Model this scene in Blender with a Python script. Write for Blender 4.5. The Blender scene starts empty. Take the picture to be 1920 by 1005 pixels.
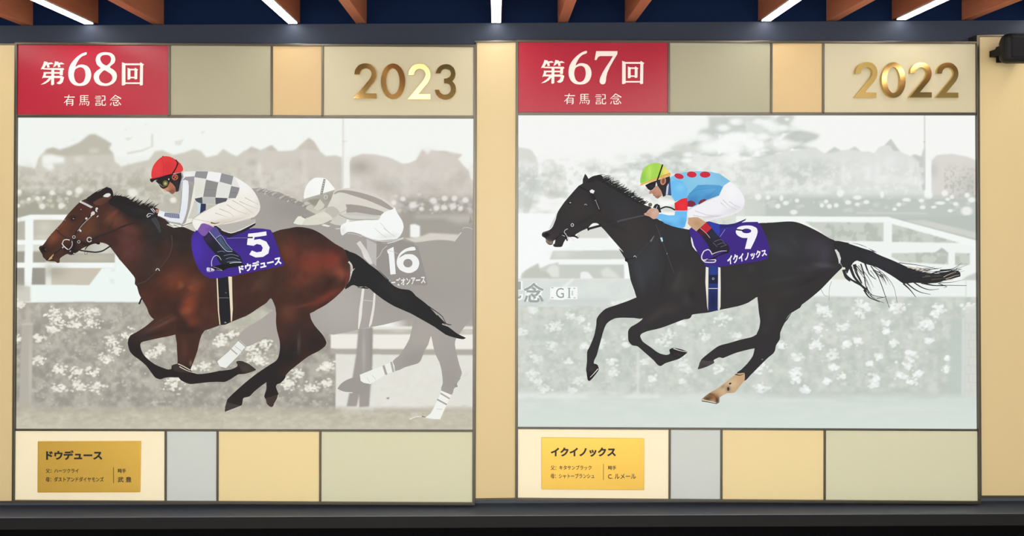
import bpy, math, random
import numpy as np
from mathutils.geometry import delaunay_2d_cdt, tessellate_polygon

scene = bpy.context.scene
COL = scene.collection
rnd = random.Random(7)

# ------------------------------------------------------------------ camera, world, light, exposure
EYE, DIST, F = 1.6, 3.36, 1400.0          # eye height, distance to the wall, focal length in 1920-px units
VX, VY = 930.0, 390.0                     # where the line of sight square to the wall meets the picture
cam_d = bpy.data.cameras.new('camera'); cam = bpy.data.objects.new('camera', cam_d); COL.objects.link(cam)
cam.location = (0, -DIST, EYE); cam.rotation_euler = (math.pi / 2, 0, 0)
cam_d.sensor_fit = 'HORIZONTAL'; cam_d.sensor_width = 36.0; cam_d.lens = F / 1920 * 36
cam_d.shift_x = (960 - VX) / 1920; cam_d.shift_y = -(502.5 - VY) / 1920
scene.camera = cam

world = bpy.data.worlds.new('concourse'); scene.world = world; world.use_nodes = True
bg = world.node_tree.nodes['Background']
bg.inputs[0].default_value = (0.98, 1.0, 0.96, 1); bg.inputs[1].default_value = 4.7
LED_STRENGTH = 15.5
PRINT_GLOW = 1.0
scene.view_settings.view_transform = 'Standard'; scene.view_settings.look = 'None'
scene.view_settings.gamma = 1.0; scene.view_settings.use_curve_mapping = False
scene.view_settings.exposure = 0.0


def at(px, py, y=0.0):
    """A point of the wall plane at depth y, measured on the photograph."""
    k = (DIST + y) / F
    return ((px - VX) * k, y, EYE + (VY - py) * k)


def lin(c):
    c = np.asarray(c, dtype=float) / 255.0
    return np.where(c <= 0.04045, c / 12.92, ((c + 0.055) / 1.055) ** 2.4)


# ------------------------------------------------------------------ materials
def mat(name, rgb, rough=0.5, metal=0.0, spec=0.5, bump=0.0, bscale=60.0, var=0.0, stretch=(1, 1, 1), coat=0.0):
    m = bpy.data.materials.new(name); m.use_nodes = True
    nt = m.node_tree; p = nt.nodes['Principled BSDF']
    c = tuple(lin(rgb)) + (1,)
    p.inputs['Base Color'].default_value = c
    p.inputs['Roughness'].default_value = rough; p.inputs['Metallic'].default_value = metal
    p.inputs['Specular IOR Level'].default_value = spec
    p.inputs['Coat Weight'].default_value = coat
    if bump or var:
        tc = nt.nodes.new('ShaderNodeTexCoord'); mp = nt.nodes.new('ShaderNodeMapping'); mp.inputs['Scale'].default_value = stretch
        nz = nt.nodes.new('ShaderNodeTexNoise'); nz.inputs['Scale'].default_value = bscale; nz.inputs['Detail'].default_value = 4
        nt.links.new(tc.outputs['Object'], mp.inputs[0]); nt.links.new(mp.outputs[0], nz.inputs['Vector'])
        if var:
            mx = nt.nodes.new('ShaderNodeMix'); mx.data_type = 'RGBA'
            mx.inputs[6].default_value = tuple(x * (1 - var) for x in c[:3]) + (1,)
            mx.inputs[7].default_value = tuple(min(1, x * (1 + var)) for x in c[:3]) + (1,)
            nt.links.new(nz.outputs['Fac'], mx.inputs[0]); nt.links.new(mx.outputs[2], p.inputs['Base Color'])
        if bump:
            b = nt.nodes.new('ShaderNodeBump'); b.inputs['Strength'].default_value = bump; b.inputs['Distance'].default_value = 0.002
            nt.links.new(nz.outputs['Fac'], b.inputs['Height']); nt.links.new(b.outputs[0], p.inputs['Normal'])
    return m


def glow_mat(name, rgb, strength):
    m = bpy.data.materials.new(name); m.use_nodes = True
    p = m.node_tree.nodes['Principled BSDF']
    p.inputs['Base Color'].default_value = tuple(lin(rgb)) + (1,)
    p.inputs['Emission Color'].default_value = tuple(lin(rgb)) + (1,); p.inputs['Emission Strength'].default_value = strength
    return m


def print_mat():
    """Backlit photographic film: its ink colours (vertex attribute Ink) shine from the light box behind."""
    m = bpy.data.materials.new('backlit_print_film'); m.use_nodes = True
    nt = m.node_tree; p = nt.nodes['Principled BSDF']
    a = nt.nodes.new('ShaderNodeAttribute'); a.attribute_name = 'Ink'
    p.inputs['Base Color'].default_value = (0.006, 0.006, 0.006, 1)
    p.inputs['Roughness'].default_value = 0.55; p.inputs['Specular IOR Level'].default_value = 0.06
    nt.links.new(a.outputs['Color'], p.inputs['Emission Color']); p.inputs['Emission Strength'].default_value = PRINT_GLOW
    return m


M = {
    'navy': mat('navy_upper_wall', (18, 34, 66), 0.7, spec=0.05, bump=0.15, bscale=40),
    'fascia': mat('slate_fascia', (54, 60, 74), 0.5, spec=0.12, bump=0.1, bscale=80),
    'ledge': mat('dark_slate_ledge', (86, 92, 102), 0.4, bump=0.1, bscale=80),
    'ledge_front': mat('dark_ledge_front', (28, 27, 27), 0.6, spec=0.2),
    'toe': mat('black_toe_board', (7, 7, 10), 0.8, spec=0.05),
    'floor': mat('grey_stone_floor', (212, 211, 208), 0.35, var=0.12, bscale=14),
    'ceiling': mat('navy_ceiling', (22, 36, 64), 0.8),
    'side': mat('grey_added_wall', (205, 203, 198), 0.7, bump=0.1, bscale=50),
    'wood': mat('reddish_beam_wood', (200, 122, 86), 0.5, bump=0.15, bscale=9, var=0.16, stretch=(14, 1, 14)),
    'housing': mat('white_lamp_housing', (210, 208, 204), 0.5),
    'led': glow_mat('led_diffuser', (255, 252, 246), LED_STRENGTH),
    'bronze': mat('brushed_bronze_trim', (100, 95, 85), 0.3, 0.9, bump=0.05, bscale=200, stretch=(1, 1, 30)),
    'gold': mat('mirror_gold', (214, 182, 112), 0.12, 1.0),
    'brass': mat('brushed_brass', (232, 190, 92), 0.34, 1.0, bump=0.12, bscale=40, stretch=(1, 1, 60)),
    'ink': mat('black_ink', (26, 20, 14), 0.5),
    'speaker': mat('black_speaker_plastic', (17, 17, 19), 0.55, spec=0.25, bump=0.3, bscale=500),
    'grille': mat('black_speaker_grille', (20, 20, 23), 0.6, spec=0.2, bump=0.8, bscale=700),
    'print': print_mat(),
    'letter_white': mat('white_letter_film', (252, 240, 232), 0.4),
    'red': mat('crimson_gloss_board', (178, 28, 54), 0.25, bump=0.05, bscale=120, var=0.05),
    'box': mat('light_box_case', (60, 58, 54), 0.5, 0.6),
}
TILE = {
    'sage': (170, 165, 140), 'apricot': (208, 179, 130), 'ivory': (202, 192, 161), 'cream': (250, 238, 206),
    'mist': (203, 209, 206), 'sand': (234, 213, 160), 'moss': (212, 210, 180), 'column': (217, 194, 146),
}
for k, v in TILE.items():
    M[k] = mat(k + '_panel_paint', v, 0.38, spec=0.4, bump=0.06, bscale=260, var=0.025)


# ------------------------------------------------------------------ object helpers
def link(o, parent=None):
    COL.objects.link(o)
    if parent is not None:
        o.parent = parent
    return o


def tag(o, label=None, cat=None, group=None, kind=None):
    for k, v in (('label', label), ('category', cat), ('group', group), ('kind', kind)):
        if v: o[k] = v
    return o


def empty(name, loc, label, cat, group=None):
    o = bpy.data.objects.new(name, None); o.location = loc; o.empty_display_size = 0.05
    link(o); tag(o, label, cat, group)
    return o


def meshobj(name, verts, faces, material, parent=None, bevel=0.0, smooth=False):
    """verts are world coordinates; they are stored relative to the parent."""
    off = world_of(parent)
    me = bpy.data.meshes.new(name)
    me.from_pydata([(v[0] - off[0], v[1] - off[1], v[2] - off[2]) for v in verts], [], faces); me.update()
    me.materials.append(material)
    if smooth:
        for p in me.polygons: p.use_smooth = True
    o = bpy.data.objects.new(name, me); link(o, parent)
    if bevel:
        b = o.modifiers.new('bevel', 'BEVEL'); b.width = bevel; b.segments = 2; b.limit_method = 'ANGLE'
    return o


def world_of(o):
    x = y = z = 0.0
    while o is not None:
        x += o.location[0]; y += o.location[1]; z += o.location[2]; o = o.parent
    return (x, y, z)


BOXF = [(0, 1, 2, 3), (7, 6, 5, 4), (0, 4, 5, 1), (1, 5, 6, 2), (2, 6, 7, 3), (3, 7, 4, 0)]


def quad_box(name, quad, y0, y1, material, parent=None, bevel=0.0):
    """A slab whose front face covers four measured points (tl, tr, br, bl) at depth y0 and which runs straight back to y1."""
    fr = [at(p[0], p[1], y0) for p in quad]
    bk = [(p[0], y1, p[2]) for p in fr]
    vs = [fr[3], fr[2], fr[1], fr[0], bk[3], bk[2], bk[1], bk[0]]
    return meshobj(name, vs, BOXF, material, parent, bevel)


def box(name, x0, x1, y0, y1, z0, z1, material, parent=None, bevel=0.0):
    vs = [(x0, y0, z0), (x1, y0, z0), (x1, y0, z1), (x0, y0, z1), (x0, y1, z0), (x1, y1, z0), (x1, y1, z1), (x0, y1, z1)]
    return meshobj(name, vs, BOXF, material, parent, bevel)


# ------------------------------------------------------------------ drawing tools for the printed pictures
class Crop:
    def __init__(s, x, y, k): s.x, s.y, s.k = x, y, k

    def __call__(s, txt):
        if isinstance(txt, str):
            v = np.array([[float(a) for a in t.split(',')] for t in txt.split()])
        else:
            v = np.array(txt, dtype=float)
        return v / s.k + (s.x, s.y)

    def b(s, cx, cy, rx, ry, rot, col, a=0.8):
        return (cx / s.k + s.x, cy / s.k + s.y, rx / s.k, ry / s.k, rot, col, a)


PX = Crop(0, 0, 1.0)
cat_ = np.concatenate


def smooth(p, n=3, closed=True):
    p = np.asarray(p, dtype=float); N = len(p)
    out = []
    for i in range(N if closed else N - 1):
        g = (lambda j: p[j % N]) if closed else (lambda j: p[min(max(j, 0), N - 1)])
        p0, p1, p2, p3 = g(i - 1), g(i), g(i + 1), g(i + 2)
        L = np.linalg.norm(p2 - p1)
        m1 = (p2 - p0) * 0.42; m2 = (p3 - p1) * 0.42
        for m in (m1, m2):
            l = np.linalg.norm(m)
            if l > 0.9 * L and l > 0: m *= 0.9 * L / l
        for k in range(n):
            t = k / n
            out.append((2 * t**3 - 3 * t**2 + 1) * p1 + (t**3 - 2 * t**2 + t) * m1 + (-2 * t**3 + 3 * t**2) * p2 + (t**3 - t**2) * m2)
    if not closed: out.append(p[-1])
    return np.array(out)


def inside(poly, X, Y):
    r = np.zeros(X.shape, dtype=bool)
    xs, ys = poly[:, 0], poly[:, 1]
    j = len(poly) - 1
    for i in range(len(poly)):
        if ys[i] != ys[j]:
            r ^= ((ys[i] > Y) != (ys[j] > Y)) & (X < (xs[j] - xs[i]) * (Y - ys[i]) / (ys[j] - ys[i]) + xs[i])
        j = i
    return r


_lat = np.random.RandomState(11).rand(8, 256, 256)


def vnoise(X, Y, sx, sy, seed):
    x, y = X / sx + 37.3 * seed, Y / sy + 91.7 * seed
    xi, yi = np.floor(x).astype(int), np.floor(y).astype(int)
    fx, fy = x - xi, y - yi
    fx = fx * fx * (3 - 2 * fx); fy = fy * fy * (3 - 2 * fy)
    L = _lat[seed % 8]
    g = lambda a, b: L[a % 256, b % 256]
    return (g(xi, yi) * (1 - fx) + g(xi + 1, yi) * fx) * (1 - fy) + (g(xi, yi + 1) * (1 - fx) + g(xi + 1, yi + 1) * fx) * fy


def fbm(X, Y, s, seed, ax=1.0, oct=4):
    v = 0; a = 0.5; t = 0
    for o in range(oct):
        v = v + a * vnoise(X, Y, s * ax / 2**o, s / 2**o, seed + o); t += a; a *= 0.5
    return v / t


class Panel:
    """One light box print: a painter's order of thin ink layers."""
    def __init__(s, y): s.y = y; s.n = 0

    def next(s):
        s.n += 1
        return s.y - s.n * 0.00003


class Ink:
    """Collects flat coloured shapes; build() makes them one mesh."""
    def __init__(s, panel): s.p = panel; s.v = []; s.f = []; s.c = []

    def _add(s, pts, tris, cols):
        y = s.p.next(); o = len(s.v)
        s.v += [at(q[0], q[1], y) for q in pts]
        s.f += [tuple(i + o for i in t) for t in tris]
        s.c += [tuple(q) for q in cols]

    def poly(s, pts, col, blobs=(), sp=None, sm=3, holes=(), grain=0.0):
        pts = np.asarray(pts, dtype=float)
        if sm: pts = smooth(pts, sm)
        if sp:
            lo, hi = pts.min(0), pts.max(0)
            gx, gy = np.meshgrid(np.arange(lo[0], hi[0], sp), np.arange(lo[1], hi[1], sp))
            m = inside(pts, gx, gy)
            n = len(pts)
            if np.sum(pts[:, 0] * np.roll(pts[:, 1], -1) - np.roll(pts[:, 0], -1) * pts[:, 1]) < 0: pts = pts[::-1]
            allp = np.concatenate([pts, np.stack([gx[m], gy[m]], 1)])
            v, e, f, *_ = delaunay_2d_cdt([tuple(q) for q in allp], [], [list(range(n))], 1, 1e-4, False)
            pts2 = np.array([(q[0], q[1]) for q in v]); tr = np.array([tuple(t) for t in f])
            cen = pts2[tr].mean(1)
            tris = [tuple(t) for t in tr[inside(pts, cen[:, 0], cen[:, 1])]]
        else:
            loops = [[(q[0], q[1], 0) for q in pts]] + [[(q[0], q[1], 0) for q in h] for h in holes]
            tris = [tuple(t) for t in tessellate_polygon(loops)]
            pts2 = np.array([q[:2] for l in loops for q in l])
        s._add(pts2, tris, paint(pts2, col, blobs, grain))

    def line(s, pts, w, col, w2=None, sm=4, taper=False):
        pts = np.asarray(pts, dtype=float)
        if sm and len(pts) > 2: pts = smooth(pts, sm, closed=False)
        d = np.gradient(pts, axis=0); d /= np.maximum(np.linalg.norm(d, axis=1, keepdims=True), 1e-6)
        nrm = np.stack([-d[:, 1], d[:, 0]], 1)
        t = np.linspace(0, 1, len(pts))[:, None]
        ww = w + ((w if w2 is None else w2) - w) * t
        if taper: ww = ww * np.sin(np.pi * np.clip(0.12 + 0.86 * t, 0, 1))
        P = np.concatenate([pts + nrm * ww / 2, pts - nrm * ww / 2]); n = len(pts)
        s._add(P, [(i, i + 1, n + i + 1, n + i) for i in range(n - 1)], np.tile(lin(col), (2 * n, 1)))

    def disc(s, c, rx, ry, col, rot=0, hole=0.0, n=24):
        a = np.linspace(0, 2 * np.pi, n, endpoint=False)
        e = np.stack([np.cos(a) * rx, np.sin(a) * ry], 1)
        r = math.radians(rot); R = np.array([[math.cos(r), math.sin(r)], [-math.sin(r), math.cos(r)]])
        P = e @ R + np.asarray(c)
        if hole:
            Q = (e * hole) @ R + np.asarray(c)
            s._add(np.concatenate([P, Q]), [(i, (i + 1) % n, n + (i + 1) % n, n + i) for i in range(n)], np.tile(lin(col), (2 * n, 1)))
        else:
            s._add(P, [tuple(range(n))], np.tile(lin(col), (n, 1)))

    def text(s, body, quad, col, bold=0.0):
        P, T = glyphs(body, bold)
        s._add(warp(P, quad), T, np.tile(lin(col), (len(P), 1)))

    def build(s, name, parent, label=None, kind=None):
        if not s.v: return None
        o = meshobj(name, s.v, s.f, M['print'], parent)
        ink_attr(o, s.c)
        tag(o, label, kind=kind)
        return o


def ink_attr(o, cols):
    a = o.data.attributes.new('Ink', 'FLOAT_COLOR', 'POINT')
    c = np.ones((len(o.data.vertices), 4), dtype=np.float32); c[:, :3] = np.asarray(cols)
    a.data.foreach_set('color', c.ravel())


def paint(P, col, blobs, grain=0.0):
    C = np.tile(np.asarray(col, dtype=float), (len(P), 1))
    for cx, cy, rx, ry, rot, bc, al in blobs:
        r = math.radians(rot); dx, dy = P[:, 0] - cx, P[:, 1] - cy
        u = (dx * math.cos(r) + dy * math.sin(r)) / rx; v = (-dx * math.sin(r) + dy * math.cos(r)) / ry
        w = (al * np.exp(-1.3 * (u * u + v * v) ** 1.25))[:, None]
        C = C * (1 - w) + np.asarray(bc, dtype=float) * w
    if grain:
        C += ((fbm(P[:, 0], P[:, 1], 14, 3) - 0.5) * grain)[:, None]
    return lin(np.clip(C, 0, 255))


_gcache = {}


def glyphs(body, bold=0.0):
    key = (body, bold)
    if key not in _gcache:
        c = bpy.data.curves.new('lettering', 'FONT'); c.body = body; c.offset = bold; c.resolution_u = 3
        o = bpy.data.objects.new('lettering', c); COL.objects.link(o)
        dg = bpy.context.evaluated_depsgraph_get(); dg.update()
        me = bpy.data.meshes.new_from_object(o.evaluated_get(dg))
        P = np.array([v.co[:2] for v in me.vertices]); T = [tuple(p.vertices) for p in me.polygons]
        bpy.data.objects.remove(o); bpy.data.curves.remove(c); bpy.data.meshes.remove(me)
        lo, hi = P.min(0), P.max(0)
        P = (P - lo) / (hi - lo); P[:, 1] = 1 - P[:, 1]
        _gcache[key] = (P, T)
    return _gcache[key]


def warp(P, quad):
    tl, tr, br, bl = [np.asarray(q, dtype=float) for q in quad]
    u, v = P[:, :1], P[:, 1:]
    return (tl * (1 - u) + tr * u) * (1 - v) + (bl * (1 - u) + br * u) * v


def rect(x0, y0, x1, y1): return [(x0, y0), (x1, y0), (x1, y1), (x0, y1)]


class Canvas:
    """A softly painted picture on a fine grid (the printed scenery)."""
    def __init__(s, x0, y0, w, h, col):
        s.x0, s.y0, s.w, s.h = x0, y0, w, h
        s.Y, s.X = np.mgrid[y0:y0 + h, x0:x0 + w].astype(float)
        s.a = np.tile(np.asarray(col, dtype=float), (h, w, 1))

    def mix(s, m, col):
        if m.ndim == 2: m = m[:, :, None]
        s.a = s.a * (1 - m) + np.asarray(col, dtype=float) * m

    def win(s, lo, hi):
        x0 = int(max(lo[0] - s.x0, 0)); y0 = int(max(lo[1] - s.y0, 0))
        x1 = int(min(hi[0] - s.x0 + 2, s.w)); y1 = int(min(hi[1] - s.y0 + 2, s.h))
        return slice(y0, max(y1, y0)), slice(x0, max(x1, x0))

    def poly(s, pts, col, a=1.0, soft=0.7, sm=0, tex=None):
        pts = np.asarray(pts, dtype=float)
        if sm: pts = smooth(pts, sm)
        r = 3 * soft + 2
        w = s.win(pts.min(0) - r, pts.max(0) + r)
        X, Y = s.X[w], s.Y[w]
        if X.size == 0: return
        m = sum(inside(pts, X + dx, Y + dy).astype(float) for dx in (-.25, .25) for dy in (-.25, .25)) / 4
        m = blur(m, soft) * a
        if tex is not None: m = m * tex(X, Y)
        m = m[:, :, None]
        s.a[w] = s.a[w] * (1 - m) + np.asarray(col, dtype=float) * m

    def disc(s, c, rx, ry, col, a=1.0, edge=0.25):
        w = s.win((c[0] - rx * 1.6 - 1, c[1] - ry * 1.6 - 1), (c[0] + rx * 1.6 + 1, c[1] + ry * 1.6 + 1))
        X, Y = s.X[w], s.Y[w]
        if X.size == 0: return
        d = np.sqrt(((X - c[0]) / rx) ** 2 + ((Y - c[1]) / ry) ** 2)
        m = (np.clip((1 + edge - d) / (2 * edge), 0, 1) * a)[:, :, None]
        s.a[w] = s.a[w] * (1 - m) + np.asarray(col, dtype=float) * m

    def blob(s, c, rx, ry, col, a=0.6):
        w = s.win((c[0] - rx * 2, c[1] - ry * 2), (c[0] + rx * 2, c[1] + ry * 2))
        X, Y = s.X[w], s.Y[w]
        if X.size == 0: return
        m = (a * np.exp(-1.3 * (((X - c[0]) / rx) ** 2 + ((Y - c[1]) / ry) ** 2)))[:, :, None]
        s.a[w] = s.a[w] * (1 - m) + np.asarray(col, dtype=float) * m

    def flowers(s, c, r, col, n=22, sz=(1.6, 4.0), a=0.85, spread=1.0):
        for _ in range(n):
            q = rnd.gauss(0, 0.45), rnd.gauss(0, 0.42)
            z = rnd.uniform(*sz); cc = rnd.uniform(-12, 8)
            s.disc((c[0] + q[0] * r * spread, c[1] + q[1] * r * 0.85), z * rnd.uniform(0.8, 1.4), z * rnd.uniform(0.6, 1.0), [k + cc for k in col], a * rnd.uniform(0.6, 1), 0.22)

    def build(s, name, parent, quad, y, step=1.25, label=None):
        """Grid mesh stretched over the measured quad."""
        nx, ny = int(s.w / step), int(s.h / step)
        u, v = np.meshgrid(np.linspace(0, 1, nx), np.linspace(0, 1, ny))
        tl, tr, br, bl = [np.asarray(q, dtype=float) for q in quad]
        U, V = u[..., None], v[..., None]
        P = (tl * (1 - U) + tr * U) * (1 - V) + (bl * (1 - U) + br * U) * V
        fx = np.clip(P[..., 0] - s.x0, 0, s.w - 1.001); fy = np.clip(P[..., 1] - s.y0, 0, s.h - 1.001)
        ix, iy = fx.astype(int), fy.astype(int); tx, ty = (fx - ix)[..., None], (fy - iy)[..., None]
        A = s.a
        C = (A[iy, ix] * (1 - tx) + A[iy, ix + 1] * tx) * (1 - ty) + (A[iy + 1, ix] * (1 - tx) + A[iy + 1, ix + 1] * tx) * ty
        k = (DIST + y) / F; off = world_of(parent)
        co = np.zeros((ny * nx, 3)); co[:, 0] = ((P[..., 0] - VX) * k).ravel() - off[0]
        co[:, 1] = y - off[1]; co[:, 2] = (EYE + (VY - P[..., 1]) * k).ravel() - off[2]
        idx = np.arange(ny * nx).reshape(ny, nx)
        q = np.stack([idx[1:, :-1], idx[1:, 1:], idx[:-1, 1:], idx[:-1, :-1]], -1).reshape(-1, 4)
        me = bpy.data.meshes.new(name)
        me.vertices.add(len(co)); me.vertices.foreach_set('co', co.astype(np.float32).ravel())
        me.loops.add(q.size); me.loops.foreach_set('vertex_index', q.astype(np.int32).ravel())
        me.polygons.add(len(q)); me.polygons.foreach_set('loop_start', np.arange(0, q.size, 4, dtype=np.int32))
        me.update(calc_edges=True); me.materials.append(M['print'])
        o = bpy.data.objects.new(name, me); link(o, parent)
        ink_attr(o, lin(np.clip(C, 0, 255)).reshape(-1, 3))
        if label: o['label'] = label
        return o


def blur(m, sig):
    if sig < 0.3: return m
    r = int(math.ceil(2.5 * sig)); k = np.exp(-0.5 * (np.arange(-r, r + 1) / sig) ** 2); k /= k.sum()
    for ax in (0, 1):
        pad = [(r, r) if i == ax else (0, 0) for i in (0, 1)]
        p = np.pad(m, pad, mode='edge'); n = m.shape[ax]
        m = sum(kk * (p[i:i + n] if ax == 0 else p[:, i:i + n]) for i, kk in enumerate(k))
    return m

# ------------------------------------------------------------------ the setting
Z0 = EYE + VY * 0.0024
wall = box('wall_front', -4.2, 4.2, 0.03, 0.13, 0.0, 2.80, M['navy']); tag(wall, kind='structure')
floor = box('floor', -4.2, 4.2, -7.5, 0.13, -0.06, 0.0, M['floor']); tag(floor, kind='structure')
for nm, xa, xb in (('added_wall_left', -4.3, -4.2), ('added_wall_right', 4.2, 4.3)):  # unseen side walls, added to block world light and dim the outer columns
    tag(box(nm, xa, xb, -7.5, 0.13, 0.0, 2.80, M['side']), kind='structure')
ceiling = box('ceiling', -4.2, 4.2, -7.5, 0.13, 2.80, 2.86, M['ceiling']); tag(ceiling, kind='structure')


def slope(px, l, r): return l + (r - l) * px / 1920.0


L, R = -760, 2640
fas = quad_box('trim_1', [(L, slope(L, 48, 38)), (R, slope(R, 48, 38)), (R, 110), (L, 110)], -0.002, 0.03, M['fascia']); tag(fas, kind='structure')
low = quad_box('trim_2', [(L, 900), (R, 900), (R, 1062), (L, 1062)], -0.001, 0.03, M['ledge']); tag(low, kind='structure')
# ledge below the panels: a shelf-like top and a dark front, above a black toe board
yl = -0.134
tl, tr = at(L, slope(L, 970, 962), yl), at(R, slope(R, 970, 962), yl)
th = 0.052
vs = [(tl[0], yl, tl[2] - th), (tr[0], yl, tr[2] - th), tr, tl,
      (tl[0], 0.03, tl[2] - th), (tr[0], 0.03, tr[2] - th), (tr[0], 0.03, tr[2]), (tl[0], 0.03, tl[2])]
ledge = meshobj('trim_3', vs, BOXF, M['ledge'], None, 0.003); tag(ledge, kind='structure')
lf = meshobj('fascia_board', [(v[0] + (0.001 if 0 else 0), (yl - 0.003 if i < 4 else yl + 0.004), v[2] - (0.004 if i in (2, 3, 6, 7) else 0)) for i, v in enumerate(vs)], BOXF, M['ledge_front'], ledge)
toe = box('baseboard_front', -4.2, 4.2, -0.05, 0.03, 0.0, tl[2] - th - 0.004, M['toe']); tag(toe, kind='structure')

# ceiling beams; some carry a light strip on their underside
BEAMS = [(-202, 49, 0), (-78, 48, 1), (45, 46, 0), (168.5, 46, 1), (292.5, 44, 0), (550, 45, 1), (676, 43, 0), (930.5, 43.5, 1),
         (1056, 41, 0), (1183, 40, 0), (1435, 40.5, 1), (1564, 37.5, 0), (1688, 38, 1), (1820, 35, 0), (1946, 35, 1), (2075, 33, 0)]
LEDN = ['leftmost of the row', 'over the 68 board', 'over the gold 2023 display\'s apricot tile',
        'over the middle tan column', 'over the 67 display\'s sage panel',
        'over the gold 2022', 'over the loudspeaker']
bw = 0.046
ln = 0
for px, py, led in BEAMS:
    p = at(px, py, 0.0)
    zb = p[2] + (0.010 if led else 0.0)
    b = box('beam', p[0] - bw / 2, p[0] + bw / 2, -7.4, 0.03, zb, 2.80, M['wood'], ceiling, 0.002)
    if led:
        e = empty('light_strip', (p[0], -0.01, p[2]), 'slim white LED strip under a wooden beam, ' + LEDN[ln], 'light', 'LED strips under the ceiling beams'); ln += 1
        box('housing', p[0] - 0.021, p[0] + 0.021, -7.3, -0.006, p[2] + 0.004, p[2] + 0.010, M['housing'], e)
        box('diffuser', p[0] - 0.0195, p[0] + 0.0195, -7.3, -0.012, p[2], p[2] + 0.0042, M['led'], e)
        box('end_cap', p[0] - 0.021, p[0] + 0.021, -0.012, -0.004, p[2] - 0.001, p[2] + 0.010, M['housing'], e)

# ------------------------------------------------------------------ panels and metal strips of the wall
YP = -0.050                                  # face of the painted panels
YS = -0.055                                  # face of the metal strips


HOLD = None


def panel(quad, kind, label):
    o = quad_box('panel', quad, YP, 0.027, M[kind], HOLD, 0.0015); o['label'] = label
    return o


def strip(p, q, w, y0=YS, y1=0.026):
    (x0, y0_), (x1, y1_) = p, q
    if abs(x1 - x0) > abs(y1_ - y0_): quad = [(x0, y0_ - w / 2), (x1, y1_ - w / 2), (x1, y1_ + w / 2), (x0, y0_ + w / 2)]
    else: quad = [(x0 - w / 2, y0_), (x0 + w / 2, y0_), (x1 + w / 2, y1_), (x1 - w / 2, y1_)]
    return quad_box('frame_strip', quad, y0, y1, M['bronze'], HOLD, 0.0012)


def column(n, p):
    global HOLD
    HOLD = bpy.data.objects.new('trim_%d' % n, None); HOLD.location = at(p[0], p[1], YP); HOLD['kind'] = 'structure'; link(HOLD)


def line_y(a, b, x): return a[1] + (b[1] - a[1]) * (x - a[0]) / (b[0] - a[0])
def line_x(a, b, y): return a[0] + (b[0] - a[0]) * (y - a[1]) / (b[1] - a[1])


class Module:
    """The measured grid of one framed display."""
    def __init__(s, tl, tr, br, bl, upper, lower, seams_up, seams_lo):
        s.tl, s.tr, s.br, s.bl = tl, tr, br, bl
        s.up, s.lo = upper, lower           # y of the upper and lower rail at the left and right edge
        s.su, s.sl = seams_up, seams_lo

    def X(s, right, y): return line_x(s.tr, s.br, y) if right else line_x(s.tl, s.bl, y)
    def top(s, x): return line_y(s.tl, s.tr, x)
    def bot(s, x): return line_y(s.bl, s.br, x)
    def u(s, x): return line_y((s.tl[0], s.up[0]), (s.tr[0], s.up[1]), x)
    def l(s, x): return line_y((s.bl[0], s.lo[0]), (s.br[0], s.lo[1]), x)


MODS = [Module((29.5, 81), (890.5, 85.5), (888, 945.5), (24, 941), (217.5, 219.5), (806.5, 808.5), (317.2, 509.3, 604.8), (310.2, 407.5, 600.3)),
        Module((969.5, 76.5), (1834, 79.5), (1837.5, 943), (968.5, 937), (213, 213.5), (803, 807), (1254.6, 1446.8, 1544.3), (1256, 1353.2, 1547))]
UPK = [(None, ''), ('sage', 'sage grey upper panel'), ('apricot', 'small apricot upper panel'), ('ivory', 'ivory upper panel behind gold year')]
LOK = [('cream', 'cream lower panel behind brass plaque'), ('mist', 'narrow pale blue-grey panel'), ('sand', 'sandy beige lower panel'), ('moss', 'pale moss green lower panel')]
for mi, m in enumerate(MODS):
    column(4 + mi, ((m.bl[0] + m.br[0]) / 2, m.bl[1]))
    xs = [None] + list(m.su) + [None]
    for i, (k, lab) in enumerate(UPK):
        if k is None: continue
        xl, xr = xs[i] + 1, (xs[i + 1] - 1 if xs[i + 1] else m.tr[0] - 1)
        panel([(xl, m.top(xl) + 2), (xr, m.top(xr) + 2), (xr, m.u(xr) - 2), (xl, m.u(xl) - 2)], k, lab)
    xs = [m.bl[0]] + list(m.sl) + [m.br[0]]
    for i, (k, lab) in enumerate(LOK):
        xl, xr = xs[i] + 1, xs[i + 1] - 1
        panel([(xl, m.l(xl) + 1), (xr, m.l(xr) + 1), (xr, m.bot(xr) - 2), (xl, m.bot(xl) - 2)], k, lab)
    strip(m.tl, m.tr, 4.5, YS - 0.004)
    strip((m.X(0, m.up[0]), m.up[0]), (m.X(1, m.up[1]), m.up[1]), 5.5)
    strip((m.X(0, m.lo[0]), m.lo[0]), (m.X(1, m.lo[1]), m.lo[1]), 3.6)
    strip(m.bl, m.br, 5.0, YS - 0.004)
    strip((m.tl[0], m.tl[1] - 2.2), (m.bl[0], m.bl[1] + 2.5), 5.0, YS - 0.002)
    strip((m.tr[0], m.tr[1] - 2.2), (m.br[0], m.br[1] + 2.5), 5.0, YS - 0.002)
    for x in m.su: strip((x, m.top(x)), (x - 0.3, m.u(x)), 4.2)
    for x in m.sl: strip((x, m.l(x)), (x - 0.3, m.bot(x)), 4.0)
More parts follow.
